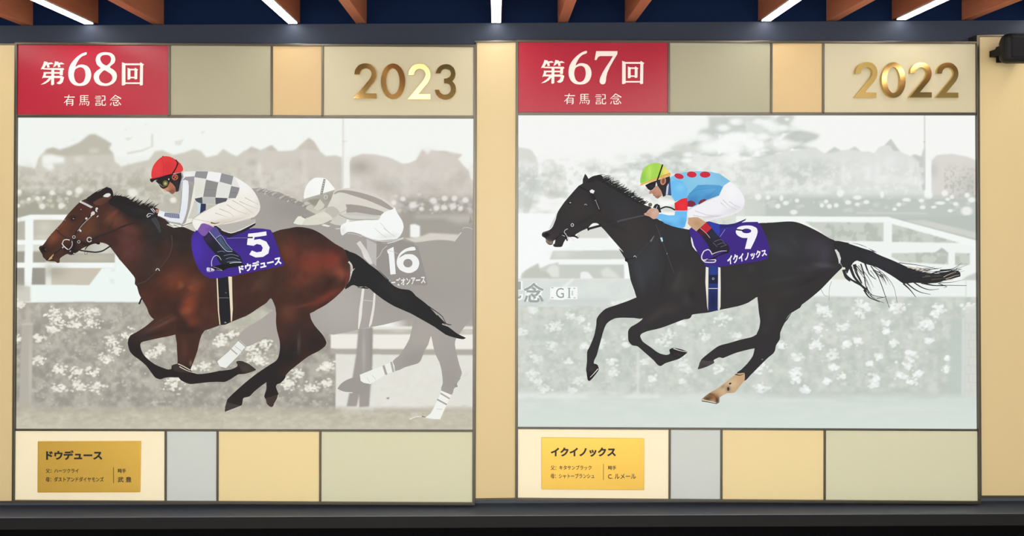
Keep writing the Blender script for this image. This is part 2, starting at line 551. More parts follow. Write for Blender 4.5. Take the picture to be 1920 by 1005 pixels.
# plain columns left, between and right of the displays
column(6, (-150, 940))
panel([(-330, 83), (28, 84), (23, 940), (-334, 938)], 'column', 'plain tan column panel, left')
strip((-330, 82.5), (28, 82.5), 3.0); strip((-334, 941), (23, 941.5), 3.5)
column(7, (930, 936))
panel([(892, 79), (968, 79), (967, 935), (889.5, 935)], 'column', 'plain tan column panel between the pictures')
strip((890, 77.8), (970, 77.0), 3.6, YS - 0.003); strip((888, 937), (968.5, 936), 4.0)
strip((893, 78), (890.3, 937), 2.6, YS - 0.001)
column(8, (2070, 931))
panel([(1837, 68.5), (2300, 60), (2304, 930), (1840, 930.5)], 'column', 'plain tan column panel below the loudspeaker')
strip((1832.5, 67), (2300, 58), 3.4, YS - 0.003); strip((1838, 932), (2304, 932), 4.5)
strip((1834, 65.5), (1838.5, 932), 5.0, YS - 0.006)


# ------------------------------------------------------------------ loose lettering, numerals, plaques
def text_obj(name, body, quad, y, material, parent, bold=0.0):
    P, T = glyphs(body, bold)
    return meshobj(name, [at(q[0], q[1], y) for q in warp(P, quad)], T, material, parent)


def shapes_obj(name, shapes, y, material, parent, thick=0.0, tilt=(0, 0)):
    """Flat or extruded outlines (outer loop, holes) in one mesh."""
    V, Fc = [], []
    k = (DIST + y) / F
    for outer, holes in shapes:
        loops = [np.asarray(outer, float)] + [np.asarray(h, float) for h in holes]
        tri = tessellate_polygon([[(q[0], q[1], 0) for q in l] for l in loops])
        allp = np.concatenate(loops); c = loops[0].mean(0)
        front = []
        for q in allp:
            p = at(q[0], q[1], y); front.append((p[0], y - (abs(tilt[0]) + abs(tilt[1])) * 36 * k + tilt[0] * (q[0] - c[0]) * k - tilt[1] * (q[1] - c[1]) * k, p[2]))
        o = len(V); V += front; Fc += [tuple(i + o for i in t) for t in tri]
        if thick:
            n = len(front); V += [(p[0], y + thick, p[2]) for p in front]; s0 = 0
            for l in loops:
                m = len(l)
                Fc += [(o + s0 + i, o + s0 + (i + 1) % m, o + n + s0 + (i + 1) % m, o + n + s0 + i) for i in range(m)]
                s0 += m
    me_o = meshobj(name, V, Fc, material, parent)
    if thick:
        import bmesh
        bm = bmesh.new(); bm.from_mesh(me_o.data); bmesh.ops.recalc_face_normals(bm, faces=bm.faces); bm.to_mesh(me_o.data); bm.free()
    return me_o


def ell(cx, cy, rx, ry, n=48):
    a = np.linspace(0, 2 * np.pi, n, endpoint=False)
    return np.stack([cx + rx * np.cos(a), cy + ry * np.sin(a)], 1)


def bar(x0, y0, x1, y1, w0, w1=None):
    w1 = w0 if w1 is None else w1
    d = np.array([x1 - x0, y1 - y0], float); d /= np.linalg.norm(d); n = np.array([-d[1], d[0]])
    a, b = np.array([x0, y0]), np.array([x1, y1])
    return [a + n * w0 / 2, b + n * w1 / 2, b - n * w1 / 2, a - n * w0 / 2]


D1 = Crop(65, 85, 8.373)
SIX = (smooth(D1('812,108 740,130 660,185 590,260 545,340 528,430 535,510 570,580 630,625 710,637 790,625 850,580 882,510 887,440 865,370 820,322 750,302 690,308 640,338 660,280 700,215 750,170 812,145'), 3),
       [smooth(D1('700,345 640,375 618,440 620,500 640,560 680,595 720,597 765,570 792,510 798,450 785,385 750,350'), 3)])
EIGHT = (smooth(D1('1110,108 1190,118 1245,155 1266,215 1250,275 1180,340 1240,385 1280,430 1291,490 1275,550 1230,600 1165,630 1105,637 1020,625 955,580 927,510 935,450 975,400 1035,355 985,310 960,250 962,200 990,145 1045,115'), 3),
         [smooth(D1('1115,150 1060,160 1030,195 1035,240 1065,285 1125,318 1180,275 1200,220 1190,180 1160,155'), 3),
          smooth(D1('1095,390 1045,430 1012,480 1015,530 1045,575 1100,598 1160,590 1205,555 1222,510 1205,460 1160,425'), 3)])
D2 = Crop(1005, 80, 8.373)
SEVEN = (D2('945,133 1280,133 1276,180 1215,280 1160,380 1120,470 1103,540 1097,600 1085,640 1050,657 1015,645 998,612 1005,560 1045,470 1100,380 1165,285 1208,210 1005,210 975,225 950,272 920,272'), [])
DAI = ['150,250 205,262 195,285 140,370 95,378 130,310', '150,280 265,268 300,292 160,305', '185,300 225,300 235,345 200,350',   # bamboo radical, left
       '320,250 378,262 365,290 325,330 290,345 310,290', '330,282 425,268 470,295 330,305', '355,300 395,300 405,340 370,348',
       '130,358 450,358 465,378 440,390 135,378', '400,365 446,372 440,470 392,470', '140,420 430,420 430,445 140,445',
       '150,420 185,425 165,500 115,520 130,480', '130,480 430,480 462,505 435,515 120,508', '415,490 462,505 440,580 405,608 365,608 345,590 390,560',
       '262,365 306,365 304,612 280,626 258,620', '255,480 285,495 220,570 160,605 95,618 180,560']
KAI = ['1370,265 1425,285 1425,618 1390,630 1368,628', '1400,283 1680,283 1680,312 1400,312', '1660,265 1718,300 1702,318 1698,622 1675,630 1650,626 1655,290',
       '1400,582 1670,582 1670,606 1400,606', '1458,352 1503,370 1503,530 1475,540 1458,535', '1480,368 1590,368 1590,392 1480,392',
       '1575,350 1625,382 1612,395 1610,525 1590,535 1565,530 1568,370', '1490,494 1580,494 1580,517 1490,517']
SMALL = []   # the four smaller characters as brush strokes: thick uprights, thin level strokes
for s in ['465,812 628,812 9 14', '540,778 520,850 14 10', '520,850 460,905 12 5', '505,850 505,945 13 13', '505,852 605,852 8 8', '598,850 598,935 14 14', '598,940 572,942 12 6', '510,882 595,882 7 7', '510,912 595,912 7 7',
          '722,790 722,895 13 13', '722,790 845,790 8 9', '780,790 780,880 12 12', '722,822 840,822 7 7', '722,852 840,852 7 7', '722,885 855,885 8 8', '852,885 845,935 14 14', '845,942 815,942 12 6',
          '720,905 702,945 10 6', '745,905 752,935 7 12', '775,905 785,932 7 12', '805,902 818,925 7 12',
          '955,800 1035,800 8 10', '945,828 1045,828 8 10', '960,858 1032,858 7 9', '960,884 1032,884 7 9', '962,908 962,948 12 12', '962,910 1035,910 7 7', '1030,908 1030,945 12 12', '962,940 1035,940 7 7',
          '1052,795 1105,795 8 9', '1102,795 1102,865 13 13', '1055,862 1105,862 8 8', '1058,862 1058,938 13 13', '1058,940 1108,940 10 12', '1110,940 1112,905 10 5',
          '1270,782 1185,862 15 5', '1268,785 1355,838 9 18', '1238,832 1310,832 8 9', '1212,862 1320,862 8 10', '1318,862 1278,905 13 6', '1205,900 1188,942 8 14', '1238,890 1242,938 14 13', '1242,942 1312,940 12 12', '1312,940 1308,912 10 5', '1265,890 1285,915 7 13', '1318,890 1352,935 7 16']:
    a, b, w0, w1 = s.split()
    (x0, y0), (x1, y1) = [tuple(float(t) for t in q.split(',')) for q in (a, b)]
    SMALL.append((D1(np.array(bar(x0, y0, x1, y1, float(w0) + 2, float(w1) + 2))), []))


def shift(shapes, dx, dy): return [(np.asarray(o) + (dx, dy), [np.asarray(h) + (dx, dy) for h in hs]) for o, hs in shapes]


def header(m, digits, dx, dy, label):
    xr = m.su[0] - 1; xl = m.tl[0] + 1
    c = at((xl + xr) / 2, m.u(xl), YP)
    e = empty('header_sign', c, label, 'sign', 'crimson header boards')
    quad_box('board', [(xl, m.top(xl) + 2), (xr, m.top(xr) + 2), (xr, m.u(xr) - 2), (xl, m.u(xl) - 2)], YP - 0.001, 0.026, M['red'], e, 0.0015)
    y = YP - 0.0022
    o = [(D1(t), []) for t in DAI]; k = [(D1(t), []) for t in KAI]
    sm = shift(SMALL, dx, dy); cuts = (0, 9, 20, 35, len(sm))
    for n, s in [('character', shift(o, dx, dy)), ('character', shift(k, dx, dy))] + [('character', sm[cuts[j]:cuts[j + 1]]) for j in range(4)]:
        # strokes cross, so each lies a hair in front of the last
        V, Fc = [], []
        for i, (p, _) in enumerate(s):
            q = np.asarray(p); t = tessellate_polygon([[(a[0], a[1], 0) for a in q]]); b0 = len(V)
            V += [at(a[0], a[1], y - i * 0.00002) for a in q]; Fc += [tuple(j + b0 for j in f) for f in t]
        meshobj(n, V, Fc, M['letter_white'], e)
    for s in digits: shapes_obj('numeral', [s], y, M['letter_white'], e)


header(MODS[0], [SIX, EIGHT], 0, 0, 'crimson header board lettered 68 in white, over the bay horse picture')
header(MODS[1], shift([SIX], 938, -2.6) + [SEVEN], 938, -2.6, 'crimson header board lettered 67 in white, over the black horse picture')

D3 = Crop(655, 105, 9.143)
TWO = D3('92,318 105,240 160,168 225,137 285,130 360,143 430,205 462,285 458,370 420,450 255,643 463,643 463,730 75,730 345,405 378,340 382,290 350,235 285,212 225,230 192,270 178,318')
TWO = cat_([smooth(TWO[:10], 4, False), TWO[10:14], smooth(TWO[14:], 4, False)])
TWO = (TWO, [])
ZERO = (ell(655 + 750 / 9.143, 105 + 436 / 9.143, 207 / 9.143, 306 / 9.143), [ell(655 + 746 / 9.143, 105 + 436 / 9.143, 116 / 9.143, 224 / 9.143)])
THREE = D3('1480,298 1510,220 1560,168 1640,141 1720,150 1790,205 1820,300 1802,380 1765,432 1810,490 1828,570 1810,650 1745,722 1650,748 1555,725 1490,660 1465,578 1535,578 1560,630 1620,662 1690,652 1735,600 1740,540 1710,485 1650,468 1625,468 1625,388 1670,385 1720,355 1742,300 1720,245 1650,222 1590,240 1560,298')
THREE = (cat_([smooth(THREE[:9], 4, False), smooth(THREE[8:17], 4, False)[1:], smooth(THREE[17:25], 4, False), THREE[25:27], smooth(THREE[27:], 4, False)]), [])


def year(shapes, tilts, label, base):
    e = empty('year_numerals', at(base[0], base[1], YP), label, 'number', 'gold year numerals')
    for s, t in zip(shapes, tilts): shapes_obj('digit', [s], YP - 0.011, M['gold'], e, 0.011, t)


year([TWO, ZERO, shift([TWO], 101.4, 1.1)[0], THREE], [(0.05, 0.0), (0.03, 0.0), (0.0, -0.07), (0.0, 0.0)], 'raised mirror gold numerals 2023 beside the bay horse picture\'s top right corner', (760, 186))
kx = 926.0
year([shift([TWO], 938, -1.8)[0], shift([ZERO], 938, -2.4)[0], shift([TWO], 1040.3, -1.8)[0], shift([TWO], 1091.0, -1.6)[0]], [(0.0, -0.09), (0.02, 0.02), (0.03, 0.02), (0.02, 0.0)],
     'raised mirror gold numerals 2022 above the black horse picture, near the loudspeaker', (1698, 180))


def plaque(quad, rows, vline, label):
    cx = sum(q[0] for q in quad) / 4
    e = empty('name_plaque', at(cx, max(q[1] for q in quad), YP), label, 'plaque', 'brass name plaques')
    quad_box('plate', quad, YP - 0.006, YP, M['brass'], e, 0.001)
    for body, C, x0, y0, x1, y1, bold in rows:
        q = C([(x0, y0), (x1, y0), (x1, y1), (x0, y1)])
        text_obj('lettering', body, q, YP - 0.0065, M['ink'], e, bold)
    C, x, y0, y1 = vline
    quad_box('divider_line', C([(x - 1.6, y0), (x + 1.6, y0), (x + 1.6, y1), (x - 1.6, y1)]), YP - 0.0066, YP - 0.005, M['ink'], e)


K1, K2 = Crop(0, 770, 4.0), Crop(960, 770, 4.0)
plaque([(70.5, 828), (263.5, 827.5), (262, 923.2), (70, 923.8)],
       [('ドウデュース', K1, 345, 298, 768, 370, 0.05), ('父：ハーツクライ', K1, 343, 435, 590, 468, 0.015), ('母：ダストアンドダイヤモンズ', K1, 343, 497, 778, 534, 0.015), ('騎手', K1, 883, 435, 945, 467, 0.015), ('武 豊', K1, 883, 497, 985, 537, 0.015)],
       (K1, 851, 425, 543), 'brushed brass name plaque on the cream panel under the bay horse picture')
plaque([(1015.5, 820.6), (1208, 822.4), (1208, 919), (1015.5, 917.6)],
       [('イクイノックス', K2, 290, 276, 780, 346, 0.05), ('父：キタサンブラック', K2, 290, 410, 597, 445, 0.015), ('母：シャトーブランシュ', K2, 290, 472, 617, 509, 0.015), ('騎手', K2, 720, 413, 782, 444, 0.015), ('C. ルメール', K2, 720, 474, 930, 512, 0.015)],
       (K2, 686, 400, 520), 'brushed brass name plaque on the cream panel under the black horse picture')

# ------------------------------------------------------------------ loudspeaker
sx, sz = 2.250, 2.283
sp = empty('loudspeaker', (sx, -0.05, sz - 0.06), 'small black loudspeaker on a bracket at the top of the right tan column', 'speaker')
vs = []
for y, hx, hz in ((-0.195, 0.083, 0.0625), (-0.150, 0.082, 0.062), (-0.088, 0.050, 0.046)):
    vs += [(sx - hx, y, sz - hz), (sx + hx, y, sz - hz), (sx + hx, y, sz + hz), (sx - hx, y, sz + hz)]
fc = [(0, 1, 2, 3), (11, 10, 9, 8)] + [(b0 + (i + 1) % 4, b0 + i, b0 + 4 + i, b0 + 4 + (i + 1) % 4)[::-1] for b0 in (0, 4) for i in range(4)]
cab = meshobj('cabinet', vs, fc, M['speaker'], sp, 0.024); 
import bmesh
bm = bmesh.new(); bm.from_mesh(cab.data); bmesh.ops.recalc_face_normals(bm, faces=bm.faces); bm.to_mesh(cab.data); bm.free()
cab.modifiers['bevel'].segments = 4; cab.modifiers['bevel'].angle_limit = 0.3
gr = [(sx - 0.066, -0.198, sz - 0.045), (sx + 0.066, -0.198, sz - 0.045), (sx + 0.066, -0.198, sz + 0.045), (sx - 0.066, -0.198, sz + 0.045)]
meshobj('grille', gr + [(p[0], -0.185, p[2]) for p in gr], BOXF, M['grille'], sp, 0.006)
for s in (-1, 1):
    a = np.linspace(0, 2 * math.pi, 20, endpoint=False)
    x0, x1 = sx + s * 0.052, sx + s * 0.076
    ring = [(x0, -0.125 + 0.022 * math.cos(t), sz - 0.004 + 0.022 * math.sin(t)) for t in a] + [(x1, -0.125 + 0.018 * math.cos(t), sz - 0.004 + 0.018 * math.sin(t)) for t in a]
    meshobj('pivot_knob', ring, [tuple(range(20)), tuple(range(39, 19, -1))] + [(i, (i + 1) % 20, 20 + (i + 1) % 20, 20 + i) for i in range(20)], M['speaker'], sp, 0.003)
    xa = sx + s * 0.066
    box('bracket_arm', xa - 0.003, xa + 0.003, -0.140, -0.06, sz - 0.018, sz + 0.010, M['speaker'], sp, 0.001)
box('bracket_bar', sx - 0.069, sx + 0.069, -0.068, -0.059, sz - 0.018, sz + 0.010, M['speaker'], sp, 0.002)
box('wall_plate', sx - 0.035, sx + 0.035, -0.060, -0.0505, sz - 0.04, sz + 0.03, M['speaker'], sp, 0.002)

# ------------------------------------------------------------------ the two backlit race photographs
YF = -0.046                                   # plane of the printed film
A1, A2, A3, A4 = Crop(60, 330, 5.025), Crop(260, 280, 5.025), Crop(220, 400, 5.025), Crop(340, 400, 5.025)
A5, A6, A7, A8 = Crop(500, 400, 5.025), Crop(660, 460, 5.025), Crop(220, 560, 5.025), Crop(400, 580, 5.025)
B1, B2, B3, B4 = Crop(1000, 310, 5.025), Crop(1180, 290, 5.025), Crop(1160, 400, 5.025), Crop(1280, 400, 5.025)
B5, B6, B7, B8 = Crop(1420, 400, 5.025), Crop(1590, 420, 5.025), Crop(1080, 540, 5.025), Crop(1270, 560, 5.025)
G6, G7, G5, GR = Crop(540, 320, 5.025), Crop(620, 600, 5.025), Crop(460, 560, 3.941), Crop(730, 380, 8.376)
S1, S2, S3, S4 = Crop(20, 215, 4.364), Crop(460, 215, 4.364), Crop(20, 400, 5.023), Crop(20, 560, 3.941)
T1, T2, T3, T4 = Crop(960, 210, 4.364), Crop(1400, 210, 4.364), Crop(960, 400, 4.364), Crop(1400, 390, 4.364)
T5, T6, T7 = Crop(960, 560, 3.941), Crop(1400, 560, 3.941), Crop(960, 480, 8.376)


def light_box(m, label):
    q = [(m.X(0, m.up[0]) + 1, m.up[0] + 1), (m.X(1, m.up[1]) - 1, m.up[1] + 1), (m.X(1, m.lo[1]) - 1, m.lo[1] - 1), (m.X(0, m.lo[0]) + 1, m.lo[0] - 1)]
    e = empty('race_photo_lightbox', at((q[2][0] + q[3][0]) / 2, max(q[2][1], q[3][1]), YF), label, 'light box', 'backlit race photographs')
    quad_box('case', q, YF + 0.002, 0.026, M['box'], e)
    return e, q


# ================================================================== picture one: the bay horse
box1, q1 = light_box(MODS[0], 'large backlit print of a galloping bay horse whose jockey wears a red cap')
c = Canvas(18, 212, 878, 602, (243, 245, 240))
X, Y = c.X, c.Y
c.mix(np.clip((500 - X) / 480, 0, 1) * 0.8, (240, 244, 238))
n1, n2, n3 = fbm(X, Y, 46, 1), fbm(X, Y, 22, 2), fbm(X, Y, 9, 4)
HZ, HZ2 = (206, 203, 190), (209, 203, 194)
mott = lambda k, lo=0.42, hi=0.62: (lambda X, Y: np.clip((fbm(X, Y, k, 5) - lo) / (hi - lo), 0, 1))
# tree belt, left
c.poly(S1('0,400 40,405 130,430 200,440 230,350 290,285 350,270 400,290 480,265 560,232 645,165 690,162 770,205 826,240 800,275 842,325 850,380 900,425 1000,400 1130,370 1180,300 1240,290 1330,330 1420,310 1500,280 1560,300 1600,350 1690,330 1740,280 1800,320 1850,340 1920,290 1940,900 0,900'), HZ, 1, 1.6)
c.poly(S2('-20,310 50,262 120,290 215,250 270,300 340,296 390,292 430,275 520,190 560,220 610,300 660,340 740,332 790,350 800,900 -20,900'), HZ2, 1, 1.4)
c.poly(S2('850,400 870,350 960,320 1060,325 1180,350 1290,402 1340,395 1400,370 1450,285 1490,330 1520,290 1580,300 1640,298 1700,330 1775,325 1740,360 1780,410 1830,460 1840,520 1885,560 1930,600 1930,900 850,900'), (213, 206, 198), 1, 1.2)
c.poly(S1('290,285 350,270 400,290 480,265 560,232 645,165 690,162 770,205 826,240 800,275 842,325 700,330 560,330 470,340 380,335 300,320'), (188, 184, 170), 0.85, 2.2)
c.poly(S1('255,335 330,325 440,350 440,395 340,400 360,440 320,460 260,420'), (243, 245, 240), 0.95, 2.5)
c.poly(S1('640,285 720,280 720,305 650,310'), (225, 223, 212), 0.8, 3); c.poly(S1('520,350 600,350 590,390 530,385'), (228, 226, 216), 0.8, 3)
c.poly(S1('945,310 1080,285 1150,258 1150,160 1165,160 1165,262 1080,300 960,325'), (212, 209, 198), 0.8, 1.2)
for p in ('930,190 1000,185 960,215', '1340,220 1420,200 1440,160 1390,250 1350,250', '1560,140 1600,130 1560,160', '490,190 530,215 505,205', '930,120 960,122 940,132', '1090,75 1125,80 1105,88'):
    c.poly(S1(p), (218, 216, 207), 0.7, 1.0)
c.poly(S2('420,275 520,190 560,220 610,300 560,290 500,285 460,290'), (199, 193, 180), 0.8, 1.5)
c.poly(S2('170,275 215,250 265,300 200,300'), (196, 192, 178), 0.7, 1.6); c.poly(S2('0,310 50,262 120,290 80,320'), (196, 192, 178), 0.6, 2)
c.poly(S2('1400,370 1450,285 1490,330 1540,380 1450,450 1400,420'), (203, 196, 184), 0.6, 2.5); c.poly(S2('1530,295 1640,298 1775,325 1740,358 1640,330'), (208, 201, 190), 0.8, 1.5)
band = np.clip((Y - 300) / 40, 0, 1) * np.clip((Y - 296) / 10, 0, 1)
c.mix(np.clip((n1 - 0.45) * 3.2, 0, 1) * np.clip((Y - 290) / 50, 0, 1) * 0.6, (184, 179, 165))
c.mix(np.clip((0.47 - n2) * 4, 0, 1) * np.clip((Y - 300) / 40, 0, 1) * 0.5, (226, 222, 213))
for cx, cy, rx, ry, col, a in ((940, 430, 110, 70, (170, 165, 154), .8), (1150, 590, 160, 60, (184, 178, 170), .7), (1500, 600, 170, 70, (190, 183, 176), .6), (60, 390, 45, 30, (186, 183, 168), .8),
                               (1500, 330, 70, 60, (220, 210, 202), .5), (460, 400, 40, 40, (186, 182, 170), .6), (480, 420, 30, 160, (222, 214, 208), .6), (115, 440, 22, 60, (228, 224, 214), .8)):
    q = S2([(cx, cy)])[0]; c.blob(q, rx / 4.364, ry / 4.364, col, a)
c.mix(np.clip((260 - np.abs(X - 240)) / 120, 0, 1) * np.clip((Y - 330) / 24, 0, 1) * 0.55 * (0.5 + n2), (184, 182, 168))
bm1 = np.clip((Y - 300) / 40, 0, 1) * np.clip((395 - Y) / 20, 0, 1) * np.clip((640 - X) / 200, 0.25, 1)
c.mix(bm1 * np.clip((n3 - 0.52) * 7, 0, 1) * 0.45, (223, 220, 209)); c.mix(bm1 * np.clip((0.47 - n3) * 7, 0, 1) * 0.4, (172, 168, 154))
# crowd of bright dots, left and right
c.mix(np.clip((200 - X) / 50, 0, 1) * np.clip((Y - 352) / 16, 0, 1) * 0.85, (163, 162, 147))
c.mix(np.clip((X - 735) / 30, 0, 1) * np.clip((Y - 360) / 20, 0, 1) * 0.85, (160, 154, 145))
c.mix(np.clip((Y - 372) / 20, 0, 1) * np.clip((X - 220) / 40, 0, 1) * np.clip((560 - X) / 60, 0, 1) * 0.5, (188, 185, 172))
for i in range(70):
    x, y = rnd.uniform(22, 180), rnd.gauss(374, 9); r = rnd.uniform(1.5, 5); g = rnd.uniform(-30, 20); c.disc((x, y), r * 1.1, r, (206 + g, 205 + g, 190 + g), 0.6, 0.4)
for x, y, r in ((70, 630, 20), (150, 690, 16), (222, 685, 20), (258, 750, 26), (415, 745, 26), (60, 745, 18), (270, 680, 14), (480, 640, 24), (340, 640, 22), (1000, 640, 40), (560, 620, 30), (1330, 700, 26)):
    q = S1([(x, y)])[0]; c.disc(q, r / 4.364, r / 4.364 * 0.9, (240, 240, 230), 0.85, 0.35)
for i in range(110):
    x, y = rnd.uniform(742, 889), rnd.gauss(386, 9); r = rnd.uniform(1.5, 5); g = rnd.uniform(-55, 25); c.disc((x, y), r * 1.1, r, (205 + g, 200 + g, 194 + g), 0.65, 0.4)
for x, y, r in ((1215, 720, 20), (1630, 685, 24), (1710, 685, 24), (1565, 765, 24), (1625, 760, 26), (1540, 705, 28), (1370, 740, 30), (1440, 770, 20), (1700, 750, 28), (1290, 690, 22), (1800, 700, 24), (1760, 770, 22)):
    q = S2([(x, y)])[0]; c.disc(q, r / 4.364, r / 4.364 * 0.9, (240, 236, 230), 0.8, 0.35)
# pale flag pole
c.poly(S2('800,20 815,20 822,340 852,360 856,610 800,610 805,350'), (242, 241, 236), 0.9, 0.8); c.poly(S2('794,20 804,20 806,600 794,600'), (210, 206, 197), 0.7, 0.8); c.poly(S2('790,210 830,212 830,224 792,222'), (212, 208, 200), 0.6, 0.8)
# wall of grey behind the far horse, and the low white stretch of rail there
c.poly([(735, 400), (895, 400), (895, 600), (735, 600)], (165, 160, 151), 0.9, 4)
c.poly(GR('400,200 880,195 900,240 400,250'), (190, 185, 176), 0.9, 3); c.poly(GR('880,190 1300,180 1340,300 1100,330 900,270'), (196, 190, 181), 0.8, 4)
c.poly(GR('325,345 400,335 480,365 480,540 440,560 325,540'), (242, 243, 239), 1, 1.0)
c.poly(GR('230,560 400,550 520,520 640,475 1090,500 1130,465 1020,610 800,590 650,600 520,620 380,630'), (214, 208, 199), 1, 1.2)
c.poly(GR('1270,200 1310,310 1250,330'), (150, 145, 136), 0.8, 0.6)
# left fence
W = (244, 248, 244)
c.poly(S3('0,60 45,50 190,12 700,12 700,380 1190,380 1210,840 0,850'), (196, 194, 180), 1, 1)
c.poly(S3('20,50 45,50 190,12 600,12 600,62 215,62 135,72 20,95'), W, 1, 0.7)
c.poly(S3('20,90 138,72 135,250 20,250'), (188, 186, 172), 1, 0.8, tex=None); c.poly(S3('215,62 480,62 420,250 215,255'), (192, 189, 174), 1, 0.8)
c.blob(S3([(320, 130)])[0], 18, 14, (214, 211, 196), 0.7); c.blob(S3([(80, 150)])[0], 10, 20, (176, 174, 160), 0.5); c.blob(S3([(300, 225)])[0], 20, 6, (222, 219, 206), 0.6)
c.poly(S3('20,250 420,250 400,298 20,300'), W, 1, 0.7); c.poly(S3('20,300 380,300 380,358 20,358'), (218, 220, 210), 1, 1.2)
c.poly(S3('20,358 135,358 132,465 20,465'), (160, 156, 144), 1, 1); c.poly(S3('205,358 420,358 420,465 205,465'), (164, 160, 147), 1, 1.4)
c.poly(S3('450,372 980,380 982,478 450,472'), (176, 172, 157), 1, 0.8); c.blob(S3([(780, 420)])[0], 45, 8, (196, 192, 176), 0.7)
c.poly(S3('20,465 985,465 985,518 20,512'), W, 1, 0.6)
c.poly(S3('20,514 130,514 130,675 20,675'), (156, 152, 143), 1, 0.8); c.poly(S3('195,516 330,516 330,672 195,672'), (154, 150, 141), 1, 0.9)
c.poly(S3('328,455 388,470 388,680 328,680'), (232, 233, 224), 1, 1.6)
c.poly(S3('388,518 860,518 745,675 388,675'), (201, 194, 179), 1, 0.7); c.blob(S3([(410, 550)])[0], 26, 14, (170, 164, 152), 0.7)
c.poly(S3('740,675 858,520 980,515 985,372 1185,378 1215,660 1240,842 185,842 185,672'), (237, 246, 241), 1, 0.7)
c.poly(S3('135,60 215,60 212,260 208,460 195,690 185,842 130,842 130,460 137,250'), W, 1, 0.8)
c.poly(S3('20,680 185,690 185,830 20,850'), (208, 206, 194), 1, 1.2); c.blob(S3([(70, 690)])[0], 16, 10, (184, 180, 168), 0.6)
c.poly(S3('950,520 980,520 980,550 950,545'), (222, 230, 224), 0.8, 1.5); c.poly(S3('930,620 975,620 975,670 940,650'), (222, 230, 224), 0.8, 1.5)
# flowering hedge
hedge = [(10, 569), (150, 566), (262, 567), (300, 540), (600, 540), (622, 600), (629, 660), (631, 700), (629, 775), (10, 778)]
c.poly(hedge, (164, 159, 149), 1, 1.2)
hm = np.clip((Y - 566) / 6, 0, 1) * np.clip((778 - Y) / 10, 0, 1) * np.clip((630 - X) / 3, 0, 1)
c.mix(hm * np.clip((n2 - 0.48) * 5, 0, 1) * 0.55, (188, 184, 170)); c.mix(hm * np.clip((0.45 - n2) * 5, 0, 1) * 0.5, (155, 151, 143))
c.mix(hm * np.clip((n3 - 0.52) * 7, 0, 1) * 0.4, (200, 196, 182)); c.mix(hm * np.clip((0.45 - n3) * 6, 0, 1) * 0.35, (140, 136, 128))
c.mix(hm * np.clip((612 - Y) / 30, 0, 1) * 0.4 * (n3 + 0.3), (196, 193, 178))
for _ in range(110):
    x, y = rnd.uniform(30, 620), rnd.uniform(570, 768)
    c.flowers((x, y), rnd.uniform(6, 14), (200, 196, 182), 9, (1.2, 3.2), 0.55)
for x, y, r in ((101, 588, 15), (106, 600, 13), (99, 616, 10), (137, 588, 14), (170, 586, 14), (139, 609, 14), (172, 606, 14), (35, 572, 10), (31, 636, 10), (73, 634, 11), (71, 676, 12), (208, 641, 14), (218, 657, 12),
                (198, 672, 13), (240, 630, 14), (139, 697, 16), (109, 692, 13), (172, 696, 14), (180, 724, 16), (147, 722, 14), (112, 727, 14), (286, 664, 14), (324, 722, 16), (330, 708, 12), (385, 687, 12), (300, 655, 10),
                (416, 636, 12), (434, 626, 11), (412, 644, 9), (470, 653, 13), (496, 644, 14), (480, 668, 14), (488, 676, 12), (543, 722, 14), (538, 716, 12), (611, 720, 12), (583, 726, 12), (560, 700, 10), (613, 684, 10), (607, 690, 9), (355, 690, 10)):
    c.flowers((x, y), r, (240, 238, 224), 40, (1.2, 3.0), 0.95, 1.15)
for _ in range(40): c.disc((rnd.uniform(70, 620), rnd.uniform(640, 770)), rnd.uniform(.6, 1.6), rnd.uniform(.6, 1.1), (236, 233, 226), 0.8)
c.poly([(405, 600), (470, 580), (520, 585), (520, 600), (440, 622)], (206, 206, 186), 0.5, 4)
# lawn and rails behind the far horse
c.poly([(630, 612), (895, 612), (895, 790), (630, 790)], (230, 229, 221), 1, 0.8)
c.poly(G7('0,88 1400,88 1400,136 0,134'), (190, 185, 173), 1, 1.2); c.blob(G7([(640, 100)])[0], 20, 4, (215, 211, 200), 0.7); c.blob(G7([(1290, 110)])[0], 12, 4, (218, 213, 202), 0.7)
c.poly(G7('0,136 1400,140 1400,275 0,270'), (237, 234, 226), 1, 0.6); c.poly(G7('0,270 1400,278 1400,332 0,322'), (176, 171, 160), 1, 1.0)
c.mix(((Y > 664) & (X > 631)).astype(float) * 0.35 * n3, (210, 206, 195))
c.poly(G7('1180,560 1360,500 1360,830 1150,820'), (222, 222, 212), 0.6, 6)
# posts
c.poly(S4('83,186 166,186 158,560 148,830 60,830 70,560'), (181, 177, 164), 1, 0.9); c.poly(S4('83,182 166,182 166,196 83,196'), (206, 202, 192), 0.7, 0.9); c.blob(S4([(145, 520)])[0], 3.5, 70, (200, 198, 182), 0.7)
# turf
gt = np.clip((Y - 757 - 6 * n2) / 12, 0, 1)
c.mix(gt * 0.97, (193, 187, 169)); c.mix(gt * np.clip((n3 - 0.5) * 4, 0, 1) * 0.5, (208, 203, 186)); c.mix(gt * np.clip((0.48 - n2) * 4, 0, 1) * 0.4, (176, 170, 153))
fl = fbm(X, Y, 5, 6, 2.5); c.mix(gt * np.clip((fl - 0.5) * 5, 0, 1) * 0.35, (214, 209, 194)); c.mix(gt * np.clip((0.45 - fl) * 5, 0, 1) * 0.35, (174, 168, 150))
c.mix(np.clip((Y - 785) / 20, 0, 1) * 0.4, (203, 199, 182)); c.mix(np.exp(-((Y - 770) / 6) ** 2) * 0.35 * (X < 640), (172, 166, 148)); c.mix(np.exp(-((Y - 769) / 5) ** 2) * 0.4 * (X > 700) * n2 * 1.4, (170, 160, 146))
c.poly(G7('262,78 398,70 392,420 362,815 268,822 268,700 246,815 150,815 205,545 240,330'), (160, 154, 148), 1, 1.0)
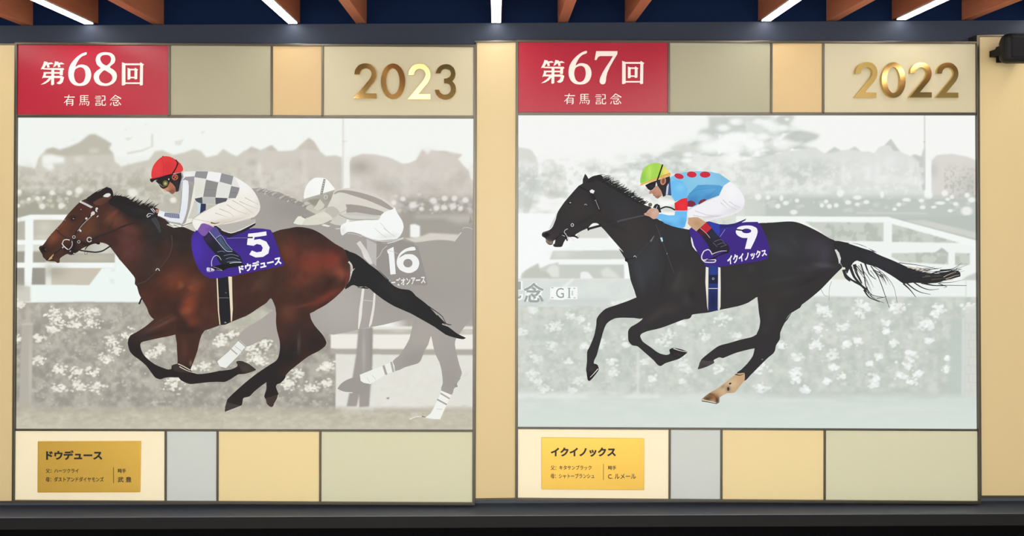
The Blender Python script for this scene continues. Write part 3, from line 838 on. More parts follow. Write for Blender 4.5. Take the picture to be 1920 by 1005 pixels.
c.blob(G7([(312, 300)])[0], 4, 42, (182, 176, 170), 0.8); c.blob(G7([(380, 250)])[0], 3, 60, (146, 140, 134), 0.6)
c.poly(G7('525,735 552,728 550,742 530,744'), (110, 108, 92), 0.9, 0.6)
bg1 = c.build('scenery_print', box1, q1, YF, label='pale grey racecourse scenery with white rails and flowering hedge')

P1 = Panel(YF)
E1 = lambda: Ink(P1)
# ---- the pale far horse and its rider
far_body, far_cloth, far_rider = E1(), E1(), E1()
gb = [G7.b(500, -300, 900, 200, 0, (160, 154, 148), 0.8), GR.b(900, 900, 400, 500, 0, (164, 161, 151), 0.8), G7.b(880, 150, 250, 150, 0, (172, 166, 159), 0.7), G7.b(780, 370, 160, 90, -30, (156, 149, 144), 0.8), G7.b(1130, 560, 100, 200, 0, (158, 152, 146), 0.7),
      G7.b(100, -150, 300, 300, 0, (182, 176, 170), 0.7), (560, 390, 60, 30, 0, (150, 144, 139), .7), (470, 620, 40, 30, 0, (172, 165, 158), .8)]
fb = cat_([S2('20,620 62,603 100,600 130,598 150,632 215,630 270,630 330,660 400,690 470,720 500,745'), PX('574,392 600,405 640,420 700,440 745,450 760,448'), GR('400,625 520,615 650,597 800,588 940,595 1015,608 1060,560 1130,465 1160,405 1200,390 1325,425'), PX('888.5,520 888.5,590'),
           G7('1310,0 1220,120 1180,180 1170,230 1190,330 1215,430 1235,490 1230,540 1195,590 1185,625 1160,650 1140,705 1040,668 1055,600 1055,560 1045,480 1025,400 990,330 965,240 945,150 920,230 890,280 850,380 820,410 700,445 608,482 585,388 640,340 690,270 740,180 760,100 780,12'),
           A6('595,668 480,702 300,748 165,772 60,787'), G5('840,228 650,266'), PX('600,620 560,600 517,584 480,560 470,480 470,400')])
far_body.poly(fb, (166, 160, 154), gb, 4, 2)
far_body.poly(PX('522,580 490,598 455,620 446,638 461,650 480,643 498,632 515,641 524,652 540,640'), (170, 163, 157), gb, 4)
far_body.poly(G7('65,645 100,598 150,565 205,545 285,540 350,600 365,640 300,690 205,685 130,680 80,668'), (158, 152, 147), (), 4)
far_body.line(G7('62,652 95,668 130,680 205,686'), 1.4, (236, 234, 228))
for i in range(26):      # pale mane
    t = i / 25; b = S2([(110 + 390 * t, 610 + 130 * t + 8 * math.sin(i * 2.1))])[0]
    far_body.line([b + (-4, 3), b + (2, -1), b + (rnd.uniform(5, 10), rnd.uniform(-5, 1))], 2.6, (146, 140, 134) if i % 4 else (196, 190, 184), 0.3)
for s in ('235,298 300,355 228,445 120,553 60,537 37,490 140,402',): far_body.poly(A8(s), (231, 234, 227), [A8.b(80, 500, 60, 50, 0, (242, 245, 238))], None, 1)
far_body.line(A8('165,372 225,425'), 2.4, (176, 171, 164)); far_body.line(A8('200,345 280,405'), 1.2, (190, 186, 178)); far_body.line(A8('245,290 305,345'), 1.4, (196, 190, 184))
far_body.poly(G7('275,515 490,430 582,388 600,430 605,482 520,515 372,603 310,592 282,572'), (236, 237, 230), [G7.b(340, 570, 70, 40, 0, (242, 244, 236))], None, 1)
far_body.line(G7('497,428 525,516'), 4.5, (172, 166, 158)); far_body.line(G7('570,395 592,490'), 4, (178, 172, 164)); far_body.line(G7('390,520 425,560'), 0.8, (200, 198, 190)); far_body.line(G7('340,540 370,590'), 0.8, (205, 203, 195))
far_body.poly(G7('1042,665 1138,706 1092,800 1032,935 960,932 890,920 940,882 965,840 1010,750'), (240, 241, 235), (), None, 1)
far_body.line(G7('1035,690 1122,742'), 3, (176, 171, 162)); far_body.line(G7('1003,748 1094,797'), 3, (170, 165, 156)); far_body.line(G7('1000,838 1050,842'), 0.8, (190, 186, 176))
far_body.line(G7('745,935 800,912 885,908'), 2.2, (232, 230, 220), 1); far_body.line(G7('860,908 895,915'), 2.0, (120, 116, 98), 1)
far_body.poly(G7('1237,445 1350,355 1350,435 1280,530 1218,548 1240,500'), (228, 225, 218), [G7.b(1260, 520, 40, 20, -30, (190, 184, 176))], None, 1)
far_body.poly(G7('1168,600 1185,598 1198,625 1185,635 1165,625'), (150, 148, 146), (), None, 1)
far_body.line(GR('1150,410 1180,390 1230,388 1330,422'), 1.0, (205, 200, 192)); far_body.line(GR('1020,608 1130,465'), 1.3, (226, 221, 213))
# girth and cloth
far_body.poly(A6('95,410 116,412 100,560 90,680 66,785 56,785 66,620 80,520'), (228, 226, 221)); far_body.poly(A6('205,443 222,450 212,600 185,740 165,770 158,765 182,640 195,560'), (226, 224, 219)); far_body.line(A6('105,517 200,525'), 1, (210, 206, 200))
far_cloth.poly(cat_([G6('835,640 900,690 1010,680'), PX('745,448 775,456 780,461'), A6('620,10 650,110 680,230 715,372'), A6('690,380 560,372 430,375 330,340 225,200 228,80')]), (153, 147, 142), [A6.b(500, 330, 200, 80, 0, (146, 141, 136), .6)], 5, 0)
far_cloth.poly(A6('330,45 390,14 396,60 412,270 362,276 345,82 335,70'), (241, 242, 240), (), None, 0)
six2 = cat_([smooth(A6('590,15 598,45 520,55 470,85 440,120'), 3, False), smooth(A6('500,85 570,85 618,120 634,170 615,225 560,258 510,258 450,230 422,180 425,130 450,75 500,35 560,14'), 3, False)])
far_cloth.poly(six2, (241, 242, 240), (), None, 0, [ell(*A6([(527, 168)])[0], 8.6, 8.0, 24)])
far_cloth.text('ローズオンアース', A6([(322, 318), (688, 282), (692, 358), (324, 392)]), (238, 238, 235), 0.03)
far_cloth.line(GR('-30,745 70,775 130,800'), 0.8, (200, 196, 190)); far_cloth.line(GR('-30,640 80,610 220,562'), 1.6, (222, 216, 208)); far_cloth.line(A6('228,130 265,90 290,40 330,5'), 1.0, (206, 201, 194))
# rider
far_rider.poly(G6('740,640 835,692 832,900 790,860 745,760'), (190, 185, 180), (), None, 0)
far_rider.poly(G6('645,685 680,660 740,745 780,830 800,880 770,880 715,820 690,750'), (216, 213, 208), [G6.b(720, 800, 30, 40, 0, (232, 230, 226))], None, 1)
far_rider.poly(G6('392,490 470,425 560,452 545,490 500,518 440,508'), (206, 204, 192), (), None, 1)
far_rider.poly(G6('480,412 560,395 700,400 870,428 850,465 700,470 600,475 540,450'), (207, 205, 196), (), None, 1)
far_rider.poly(G6('360,342 400,280 430,212 470,180 560,163 700,182 800,213 930,280 1000,345 960,380 880,420 860,440 700,400 560,398 490,402'), (216, 212, 201), [G6.b(700, 190, 250, 25, 15, (217, 208, 201), .9), G6.b(450, 260, 60, 60, 0, (222, 219, 208))], 4, 2)
far_rider.poly(G6('430,218 465,190 530,182 620,193 750,225 880,275 992,357 965,372 860,325 740,275 620,238 530,210 480,205 445,220'), (166, 158, 151), (), None, 2)
far_rider.poly(G6('545,318 660,325 780,350 902,390 872,422 760,412 640,392 550,396 556,360'), (162, 154, 148), (), None, 2)
far_rider.poly(G6('540,400 640,393 770,412 860,428 850,440 700,425 580,420'), (198, 196, 188), (), None, 2)
far_rider.line(G6('545,320 556,350 548,372 490,402'), 1.0, (178, 174, 163)); far_rider.line(G6('480,412 560,450 640,462 850,462'), 2.2, (176, 172, 163))
far_rider.poly(G6('345,388 300,395 200,438 165,450 130,475 130,510 250,512 330,500 400,465 422,448'), (216, 215, 200), [G6.b(380, 420, 30, 40, 0, (226, 224, 210))], None, 2)
far_rider.poly(G6('362,345 425,335 470,365 490,395 455,430 420,450 400,420 345,387'), (193, 190, 177), [G6.b(440, 390, 30, 40, 40, (180, 177, 165))], None, 1)
far_rider.poly(G6('50,495 75,455 95,430 130,430 165,450 140,490 130,512 80,505'), (230, 230, 217), (), None, 1); far_rider.line(G6('130,432 165,450'), 1.6, (140, 136, 128))
far_rider.poly(G6('315,508 345,505 400,520 380,530 330,520'), (232, 231, 226), (), None, 1)
far_rider.poly(G6('140,275 300,225 430,195 410,262 368,345 335,360 290,380 250,360 235,330 195,300'), (170, 165, 154), [G6.b(380, 260, 40, 40, 0, (158, 152, 143))], 3, 1)
far_rider.poly(G6('300,268 345,322 335,350 290,377 265,372 240,352 262,330'), (208, 204, 190), (), None, 1); far_rider.poly(G6('190,278 300,262 262,330 225,318'), (152, 146, 137), (), None, 1)
far_rider.disc(G6([(355, 248)])[0], 4.2, 4.6, (196, 190, 178)); far_rider.disc(G6([(356, 250)])[0], 2, 2.4, (168, 162, 150))
far_rider.poly(G6('152,270 152,210 170,150 205,100 250,68 300,66 345,72 385,100 420,145 442,180 300,222 220,245'), (246, 247, 243), [G6.b(200, 220, 60, 60, 0, (240, 240, 234))], 4, 2)
far_rider.poly(G6('134,272 220,245 300,222 440,180 436,196 300,236 220,262 136,300'), (182, 176, 164), (), None, 1)
far_rider.poly(G6('335,78 354,82 345,130 326,222 302,224 318,150'), (140, 136, 132), (), None, 0)
for k in range(6): far_rider.poly(G6(f'{338 - k * 5},{92 + k * 22} {346 - k * 5},{93 + k * 22} {343 - k * 5},{104 + k * 22} {334 - k * 5},{103 + k * 22}'), (225, 224, 220), (), None, 0)
far_rider.poly(G6('495,530 510,508 545,490 620,478 720,466 855,462 880,415 930,380 990,362 1004,343 1030,400 1075,470 1090,530 1072,590 1030,640 940,652 850,656 760,632 690,602 620,580 560,578 512,612 495,575'), (243, 246, 243), [G6.b(950, 620, 120, 30, -5, (226, 226, 222)), G6.b(520, 570, 25, 40, 0, (222, 222, 216))], 4, 2)
for s in ('870,490 930,560 1010,625', '815,540 880,600 930,630', '900,540 960,590', '560,590 640,600 700,625'): far_rider.line(G6(s), 0.9, (206, 205, 200))
far_rider.line(G6('690,605 760,635 850,662 960,662 1090,632'), 1.4, (214, 210, 206)); far_rider.line(G6('450,548 492,545'), 1.6, (214, 212, 206))
far_body.build('far_horse_print', box1, 'pale grey horse printed behind the bay one')
far_rider_o = far_rider.build('far_jockey_print', box1, 'pale jockey in a white cap printed behind')
far_cloth.build('far_saddle_cloth_print', box1, 'faint saddle cloth numbered 16')

# ---- the bay horse
BL, DK = (38, 34, 34), (50, 33, 30)
hb = [A1.b(260, 480, 150, 120, -50, (112, 62, 40), .75), A1.b(200, 580, 90, 60, -45, (122, 68, 46), .8), A1.b(480, 300, 120, 80, 30, (76, 40, 36), .8), A1.b(100, 690, 60, 60, 0, (48, 36, 34), .9), A1.b(520, 500, 120, 90, -40, (104, 64, 42), .7), A1.b(560, 430, 90, 60, -40, (92, 56, 38), .6),
      A1.b(300, 560, 60, 50, -40, (92, 54, 40), .5), A1.b(380, 690, 90, 60, -10, (42, 32, 30), .8), A1.b(560, 640, 90, 40, -15, (46, 35, 32), .8), A1.b(200, 740, 60, 30, -30, (66, 48, 40), .8), A1.b(235, 800, 40, 30, 0, (80, 56, 40), .8), A1.b(385, 400, 50, 34, -20, (52, 36, 34), .8),
      A1.b(680, 430, 60, 70, 40, (66, 44, 36), .7), A1.b(780, 400, 110, 90, 30, (116, 66, 50), .7), A1.b(900, 480, 130, 60, 25, (104, 60, 50), .6), A1.b(880, 300, 220, 90, 35, (40, 36, 36), .9), A1.b(1050, 380, 170, 90, 25, (36, 36, 38), .9), A1.b(1150, 540, 120, 150, 0, (44, 42, 42), .8),
      A1.b(900, 650, 160, 120, 40, (94, 56, 54), .8), A1.b(1000, 760, 110, 110, 0, (86, 48, 46), .7), A1.b(770, 620, 50, 80, -30, (58, 42, 38), .7), A1.b(1100, 900, 120, 100, 0, (60, 44, 42), .6),
      A3.b(100, 350, 120, 120, 40, (92, 54, 50), .5), A3.b(320, 400, 130, 160, 20, (56, 42, 38), .85), A3.b(420, 170, 160, 120, 0, (44, 40, 40), .85), A3.b(620, 230, 130, 200, 0, (42, 38, 38), .85), A3.b(240, 620, 120, 80, -30, (58, 38, 34), .8), A3.b(300, 800, 120, 110, 0, (82, 44, 36), .7),
      A3.b(560, 640, 170, 130, 0, (112, 56, 38), .8), A3.b(740, 700, 90, 100, 0, (128, 66, 42), .7), A3.b(680, 860, 80, 120, 15, (140, 66, 44), .85), A3.b(640, 920, 60, 50, 0, (150, 74, 50), .6), A3.b(590, 660, 30, 30, 0, (128, 76, 56), .6), A3.b(450, 860, 130, 60, 0, (62, 38, 32), .8), A3.b(820, 800, 70, 180, 0, (78, 42, 32), .6),
      A3.b(600, 720, 120, 18, -30, (74, 42, 34), .55), A3.b(700, 765, 70, 12, -20, (86, 46, 34), .5),
      A4.b(600, 760, 160, 180, 0, (66, 40, 34), .8), A4.b(760, 640, 90, 60, -30, (72, 52, 40), .7), A4.b(700, 700, 40, 80, 40, (92, 58, 44), .5), A4.b(560, 930, 160, 60, -15, (56, 38, 34), .8), A4.b(860, 720, 60, 140, 20, (60, 36, 30), .7),
      A5.b(350, 170, 260, 60, 8, (54, 38, 36), .9), A5.b(600, 330, 190, 60, 32, (56, 36, 34), .85), A5.b(200, 360, 90, 130, 10, (112, 58, 42), .75), A5.b(430, 470, 200, 140, 0, (128, 58, 44), .85), A5.b(620, 440, 110, 110, 0, (130, 56, 44), .8), A5.b(690, 570, 70, 70, -30, (152, 78, 58), .8),
      A5.b(330, 640, 150, 70, -20, (108, 54, 38), .7), A5.b(590, 650, 110, 55, -28, (58, 34, 28), .95), A5.b(420, 750, 160, 50, -25, (70, 38, 30), .85), A5.b(560, 790, 190, 40, -28, (118, 52, 40), .85), A5.b(150, 780, 120, 130, 0, (66, 40, 30), .75), A5.b(220, 920, 90, 70, 0, (104, 62, 46), .75),
      A5.b(280, 320, 30, 110, -35, (90, 48, 36), .4), A5.b(520, 520, 14, 70, 30, (98, 46, 34), .5), A5.b(380, 420, 14, 90, -20, (102, 48, 36), .5), A5.b(350, 960, 100, 80, 0, (62, 38, 32), .8), A5.b(760, 620, 16, 120, 10, (140, 66, 52), .5), A5.b(340, 870, 120, 16, -15, (124, 62, 46), .5),
      A7.b(420, 230, 150, 34, -25, (96, 62, 50), .75), A7.b(280, 310, 110, 34, -25, (72, 54, 48), .75), A7.b(520, 180, 60, 40, 0, (92, 54, 44), .6), A7.b(700, 210, 90, 60, 0, (112, 58, 40), .8), A7.b(620, 250, 60, 80, -10, (52, 34, 30), .8), A7.b(870, 130, 120, 120, 0, (78, 44, 34), .7), A7.b(680, 300, 110, 34, 0, (50, 34, 31), .85),
      A7.b(630, 480, 40, 130, 0, (82, 52, 42), .8), A7.b(720, 480, 34, 130, 5, (66, 42, 36), .7), A7.b(690, 610, 14, 30, 0, (150, 126, 100), .75), A7.b(170, 450, 110, 120, 0, BL, .95), A7.b(330, 640, 170, 110, 35, BL, .97), A7.b(480, 700, 140, 80, 0, BL, .97),
      A7.b(900, 730, 420, 90, 0, BL, .98), A7.b(620, 710, 100, 80, 0, (40, 36, 35), .95), A7.b(660, 690, 40, 10, 30, (90, 74, 60), .5),
      A8.b(760, 200, 110, 200, 0, (56, 38, 36), .8), A8.b(720, 60, 90, 90, 0, (98, 56, 42), .6), A8.b(960, 260, 120, 130, 20, (46, 34, 32), .8), A8.b(700, 430, 150, 140, 0, (40, 33, 33), .9), A8.b(810, 310, 12, 110, 0, (108, 92, 88), .75), A8.b(680, 370, 30, 40, 0, (66, 56, 42), .7), A8.b(780, 410, 60, 14, -10, (72, 64, 62), .6),
      A8.b(380, 680, 260, 130, -42, BL, .98), A8.b(560, 740, 100, 120, 0, BL, .98), A8.b(480, 630, 110, 8, -35, (62, 56, 52), .5), A8.b(930, 340, 50, 30, 0, (58, 50, 44), .5)]
hb += [A8.b(640, 440, 210, 110, -15, (38, 33, 33), .95), A8.b(470, 640, 260, 105, -42, BL, .98), A8.b(240, 810, 200, 110, -45, BL, .98), A8.b(960, 340, 120, 90, -20, (42, 34, 33), .9), A8.b(580, 720, 110, 160, 0, BL, .95),
       A8.b(820, 250, 60, 120, 0, (50, 38, 36), .6), A8.b(806, 320, 9, 90, 2, (98, 86, 82), .6), A7.b(150, 470, 120, 130, 0, BL, .97), A7.b(290, 620, 130, 110, 45, BL, .98), A7.b(460, 700, 170, 80, 0, BL, .98), A7.b(660, 740, 170, 75, 0, BL, .97), A7.b(980, 720, 420, 100, 0, BL, .98),
       A7.b(240, 350, 120, 60, -25, (56, 44, 42), .7), A7.b(400, 250, 150, 14, -24, (104, 72, 60), .6), A7.b(440, 210, 120, 9, -30, (52, 36, 33), .6), A7.b(360, 330, 140, 16, -14, (46, 34, 33), .7), A3.b(560, 950, 30, 70, -30, (54, 34, 30), .6), A3.b(730, 900, 26, 110, 5, (104, 52, 38), .6), A3.b(600, 690, 40, 24, -30, (140, 84, 60), .5), A3.b(690, 700, 40, 26, 30, (140, 78, 54), .5),
       A5.b(250, 560, 14, 170, 25, (92, 46, 34), .45), A5.b(470, 330, 120, 14, 40, (80, 44, 36), .45), A5.b(180, 250, 16, 110, -25, (70, 42, 36), .5), A5.b(640, 480, 14, 110, -12, (116, 52, 42), .5), A1.b(760, 360, 20, 90, 50, (130, 76, 58), .5), A1.b(740, 470, 16, 90, 30, (56, 40, 36), .6), A1.b(300, 470, 110, 10, -50, (88, 50, 38), .5)]
base1 = (68, 42, 35)
horse, rider, cloth1 = E1(), E1(), E1()
tail1, mane1, bridle1, girth1 = E1(), E1(), E1(), E1()
hoofs1 = [E1() for _ in range(4)]
foreleg_a, foreleg_b, hind_a, hind_b = E1(), E1(), E1(), E1()
foreleg_b.poly(cat_([A7('560,300 820,290 795,340 775,400 755,490 720,590 690,668 700,690 760,710 850,702 940,685 1030,660 1080,665'), A8('60,580 120,560 180,560 225,537 227,518 214,497 235,485 290,492 340,518 402,566 385,580 310,605 270,610 230,615 160,660 100,685 0,682'), A7('1010,786 880,786 780,796 690,805 640,790 590,760 560,700 568,590 563,500 560,420')]), base1, hb, 3.2, 3)
hoofs1[0].poly(A8('214,497 235,485 290,492 340,518 402,566 385,580 310,603 268,590 250,545 232,520'), (56, 50, 46), [A8.b(300, 560, 60, 30, 30, (70, 62, 55), .7)], 4, 2); hoofs1[0].line(A8('285,490 340,516 398,560'), 1.0, (190, 186, 176), 0.5)
foreleg_a.poly(cat_([A7('640,200 600,290 560,332 480,355 400,370 310,390 235,408 217,430 225,480 250,530 300,580 360,622 430,652 480,667 510,660 512,630 570,613 640,640 690,672 710,700 640,740 565,742 500,741 450,745 405,760 360,745 330,710 270,630 200,570 150,535 115,490 98,420 105,380 125,345 180,315 260,265 345,195 400,140')]), base1, hb, 3.2, 3)
hoofs1[1].poly(A7('512,632 540,620 575,613 640,645 690,672 712,700 650,700 580,690 540,680'), (56, 48, 44), (), 4, 2); hoofs1[1].line(A7('572,614 620,635 685,672'), 1.6, (214, 204, 186)); hoofs1[1].line(A7('585,640 640,670 700,692 760,708'), 1.8, (214, 204, 186), 0.6)
hind_b.poly(A8('500,690 520,640 660,560 680,640 632,695 602,706 590,730 608,780 614,805 600,840 560,915 540,920 505,890 495,850 480,825 484,800 500,750'), BL, hb, 4, 3)
hoofs1[2].poly(A8('494,838 540,825 612,800 600,840 575,890 560,915 540,920 508,890 498,860'), (64, 54, 48), (), 4, 2); hoofs1[2].line(A8('613,805 600,845 570,895'), 1.6, (206, 190, 172), 0.5)
horse.poly(cat_([A1('65,680 75,660 100,653 130,615 165,565 220,505 280,440 330,370 385,310 450,245 515,213 620,195 700,200 760,200 830,200 900,215 950,250 1000,285 1060,300 1120,315 1190,345'), PX('320,420 345,426 370,436 420,446 470,446 508,437'), A5('60,180 130,155 215,140 280,128 350,132 430,150 510,190 580,240 650,290 740,345 775,440 787,510 785,590 770,650 720,720 650,790 560,860 470,910 410,940'),
           A8('910,60 850,120 700,120 600,60 588,0'), A4('880,870 845,800 800,845 730,890 650,945 560,990'), A8('350,45 240,90 180,115 110,145 60,150 0,175'), A7('970,248 900,275 820,300 740,310 640,300 560,290 480,240 345,195 300,145 275,80 225,0'), A3('270,870 235,815 205,760 185,690 165,665 165,610 120,550 60,480 0,410'),
           A1('850,820 790,740 745,680 715,648 660,628 605,632 560,645 510,665 470,685 430,715 370,745 330,735 265,775 260,812 240,820 215,805 150,800 105,765 95,735 75,705')]), base1, hb, 3.0, 3, (), 14)
hind_a.poly(cat_([A5('90,860 250,800 500,820 470,908 410,942'), A8('910,45 922,95 960,160 1030,240 1065,310 1050,350 990,395 900,440 820,500 720,580 660,640 560,650 510,680 440,730 380,780 340,820 285,835 275,870 265,905 115,968 112,920 125,870 135,845 200,780 290,700 350,650 430,590 520,530 600,475 625,390 625,300 600,200 590,120 592,40')]), base1, hb, 3.0, 3)
hoofs1[3].poly(A8('125,872 200,895 265,908 115,968 110,920'), (62, 58, 56), (), None, 1); hoofs1[3].line(A8('118,966 200,935 264,910'), 1.4, (200, 192, 180))
# tail
tail1.poly(cat_([A5('738,340 785,362 840,382 910,430 960,475 1050,540 1120,610 1190,668'), A6('230,210 340,330 400,385 460,410 540,420 575,445 600,475 660,520 715,565 800,660 880,745 950,800 1010,845 1070,873 1040,885 960,868 880,840 780,770 640,690 550,640 400,575 300,515 240,470 200,440 160,405 90,388 50,398'), A5('960,712 930,690 880,700 830,678 800,680 745,715 738,700 778,640 795,600 812,530 800,490 778,450 750,380')]), (36, 36, 37), [A6.b(400, 450, 200, 60, 40, (44, 44, 46), .7)], 5, 2)
tail1.line(A6('700,560 780,615 850,670 890,740 935,752'), 1.8, (36, 36, 37), 0.6); tail1.line(A6('800,660 880,735 940,750'), 3.0, (36, 36, 37), 0.5); tail1.line(A6('850,740 920,770'), 2.2, (190, 184, 176), 0.5); tail1.line(A6('940,810 1000,840 1075,874'), 2.4, (36, 36, 37), 0.4)
tail1.line(A5('772,455 800,490 806,540 790,590'), 3.6, (205, 200, 192), 1.4); tail1.line(A5('790,560 815,535 830,518'), 1.6, (212, 206, 198), 0.6)
# mane and ears
mane1.poly(A1('740,215 770,185 830,185 900,205 950,240 1010,275 1080,290 1195,320 1200,380 1080,400 960,400 860,340 780,290 720,260'), (36, 33, 34), [A1.b(1050, 330, 150, 40, 15, (40, 42, 46), .7)], 4, 2)
for i in range(64):
    t = i / 63; bx = 735 + 400 * t; by = 205 + 100 * t ** 1.2 + 6 * math.sin(i)
    ln_ = rnd.uniform(25, 60) * (1 if i % 3 else 1.4)
    mane1.line(A1([(bx - 20, by + 24), (bx + ln_ * 0.35, by - ln_ * 0.25), (bx + ln_ * 0.9, by - ln_ * rnd.uniform(0.5, 0.9))]), rnd.uniform(1.6, 4), (34, 30, 31), 0.2)
mane1.poly(A1('505,222 560,178 650,133 700,103 712,106 745,118 762,150 765,190 730,215 690,205 640,230 600,270 555,262'), (42, 32, 33), (), None, 2)
mane1.poly(A1('575,250 640,210 700,190 750,192 742,215 670,268 605,275'), (92, 58, 50), [A1.b(700, 240, 60, 20, -30, (70, 44, 40), .7)], 4, 2)
mane1.poly(A1('668,192 700,165 730,163 742,180 715,200'), (226, 222, 214), (), None, 2)
for s in ('650,140 715,100', '690,130 755,112', '700,140 745,130 762,190', '560,180 640,130 690,115'): mane1.line(A1(s), 1.8, (34, 28, 29), 0.4)
# head details
head1 = E1()
head1.disc(A1([(112, 690)])[0], 5.4, 4.4, (28, 24, 24), 15); head1.disc(A1([(128, 692)])[0], 2.2, 2.4, (60, 56, 56)); head1.line(A1('132,795 200,742 240,710 285,675'), 2.0, (30, 24, 24), 0.8)
head1.poly(A1('150,792 165,770 205,732 200,752 188,765 192,775 170,790'), (196, 160, 110), (), None, 0); head1.disc(A1([(385, 402)])[0], 4.4, 2.6, (30, 24, 25), -25); head1.disc(A1([(390, 402)])[0], 1.4, 0.7, (170, 170, 178)); head1.line(A1('345,395 380,372 420,390'), 1.2, (44, 30, 28))
for x, y in ((462, 315), (240, 500), (170, 560), (310, 415)): head1.disc(A1([(x, y)])[0], 0.9, 0.7, (190, 176, 168))
# bridle
LE = (48, 38, 36)
bridle1.line(A1('452,240 510,268 570,300'), 3.6, (226, 224, 222))
for k in range(9): bridle1.line(A1([(470 + k * 12, 240 + k * 6.6), (466 + k * 12, 254 + k * 6.6)]), 1.1, (60, 44, 44), 0.2)
bridle1.line(A1('625,290 600,330 560,365 500,420 440,500 395,560'), 3.6, LE); bridle1.line(A1('612,310 618,400 628,480 640,525 670,540'), 2.8, (74, 48, 46)); bridle1.line(A1('560,300 610,330'), 3, LE)
for p, rx, ry in (((610, 308), 2.6, 2.2), ((606, 328), 1.4, 2.4), ((574, 352), 4.0, 3.4), ((512, 400), 2.2, 2.0), ((455, 514), 1.8, 2.8), ((560, 372), 2.0, 1.4), ((618, 380), 2.4, 0.8)): bridle1.disc(A1([p])[0], rx, ry, (214, 208, 204), -40)
bridle1.line(A1('560,380 480,455 430,520'), 0.9, (196, 184, 178)); bridle1.line(A1('230,502 265,545 320,580 385,605'), 3, (64, 46, 44)); bridle1.line(A1('395,560 400,640 380,720 400,735'), 4.2, (36, 30, 30)); bridle1.line(A1('400,600 500,640 540,645'), 5, (40, 32, 31)); bridle1.line(A1('300,690 380,700 430,710'), 3.4, (34, 28, 28))
bridle1.line(A1('288,630 300,605 330,598 355,605'), 1.6, (216, 212, 206)); bridle1.line(A1('282,632 295,655 318,678 338,693'), 1.8, (222, 218, 212)); bridle1.line(A1('375,612 380,640 370,670 345,695'), 1.2, (200, 196, 192)); bridle1.line(A1('285,678 296,668'), 2, (210, 206, 200))
for p, r in (((395, 575), 3.0), ((441, 620), 2.8), ((540, 599), 5.0)): bridle1.disc(A1([p])[0], r, r, (206, 202, 200), 0, 0.68)
bridle1.disc(A1([(508, 725)])[0], 3.2, 3.4, (120, 104, 90), 0, 0.75); bridle1.disc(A1([(395, 730)])[0], 1.6, 1.0, (190, 186, 180)); bridle1.disc(A1([(360, 708)])[0], 1.5, 0.8, (190, 186, 180), -30)
bridle1.line(A1('560,605 620,572 700,545 780,512 850,478 930,450 1000,430 1085,392'), 3.8, (46, 38, 38), 2.6); bridle1.line(A1('450,700 520,710 600,718 665,705 720,672 748,655'), 2.6, (36, 32, 32)); bridle1.line(A1('498,695 525,660 575,636 640,628'), 1.8, (34, 30, 30)); bridle1.line(A1('605,632 625,640 640,632'), 2.4, (34, 30, 30))
bridle1.line(A1('1130,400 1160,440 1195,500'), 4.4, (62, 64, 68)); bridle1.line(A3('345,35 385,90 402,180'), 4.0, (62, 64, 68))
bridle1.line(A3('512,205 518,300 492,390 432,480 375,540 265,640 172,668'), 2.8, (66, 56, 52)); bridle1.line(A3('362,540 372,522 388,524 398,542'), 1.4, (206, 200, 190)); bridle1.line(A3('205,855 228,800'), 3.2, (34, 30, 30))
# girth
girth1.poly(PX('408,498 428,498 429,520 431,600 426,607 420,609 413,608 411,560'), (29, 31, 37), (), None, 0)
girth1.poly(cat_([A4('332,612 342,612 352,800'), A7('958,120 972,246 963,246 948,120')]), (230, 216, 186), (), None, 0); girth1.poly(cat_([A4('442,594 477,598 480,760'), A7('1088,100 1080,214 1070,217 1066,120')]), (232, 218, 188), (), None, 0)
girth1.line(A4('352,796 448,796'), 0.9, (122, 124, 128)); girth1.disc(A7([(1018, 225)])[0], 2.2, 1.2, (140, 140, 142)); girth1.disc(A4([(420, 748)])[0], 1.6, 0.8, (110, 112, 116))
# saddle cloth
cloth1.poly(A4('93,270 98,220 120,180 160,150 340,130 430,205 480,188 560,168 640,146 690,140 840,155 870,215 905,310 940,410 970,490 880,510 760,535 640,560 470,592 340,612 270,612 210,580 160,520 125,440 100,350'), (64, 40, 140), [A4.b(140, 340, 90, 160, 0, (74, 48, 168), .9), A4.b(560, 250, 140, 80, 0, (54, 38, 124), .7), A4.b(860, 400, 120, 140, 0, (60, 36, 134), .6), A4.b(420, 160, 90, 60, 20, (46, 34, 78), .8)], 4, 2)
cloth1.poly(A4('630,192 715,183 800,170 803,208 740,218 690,224 684,250 740,242 800,266 832,320 820,378 770,410 700,416 640,388 664,350 710,368 755,360 768,325 750,297 710,288 680,306 618,297'), (244, 243, 246), (), None, 0)
cloth1.text('ドウデュース', A4([(535, 488), (936, 398), (946, 480), (548, 565)]), (246, 245, 248), 0.05)
cloth1.text('有馬', A4([(234, 508), (312, 505), (312, 552), (234, 552)]), (226, 222, 238), 0.03)
cloth1.line(A4('430,236 520,232 625,230'), 0.7, (150, 146, 176)); cloth1.line(A4('622,228 674,228'), 2.6, (26, 24, 30))
# saddle
saddle1 = E1()
saddle1.poly(cat_([A2('700,700 760,740 800,772 868,792 960,765 1040,725 1105,688 1098,712 1010,770 900,812 850,832 780,800 720,760')]), (38, 33, 46), (), None, 1)
saddle1.poly(A2('740,715 900,690 1100,655 1108,688 960,758 870,788 800,768'), (184, 179, 172), (), None, 0)
saddle1.line(A2('780,758 868,788 960,758 1100,690'), 1.2, (236, 232, 222))
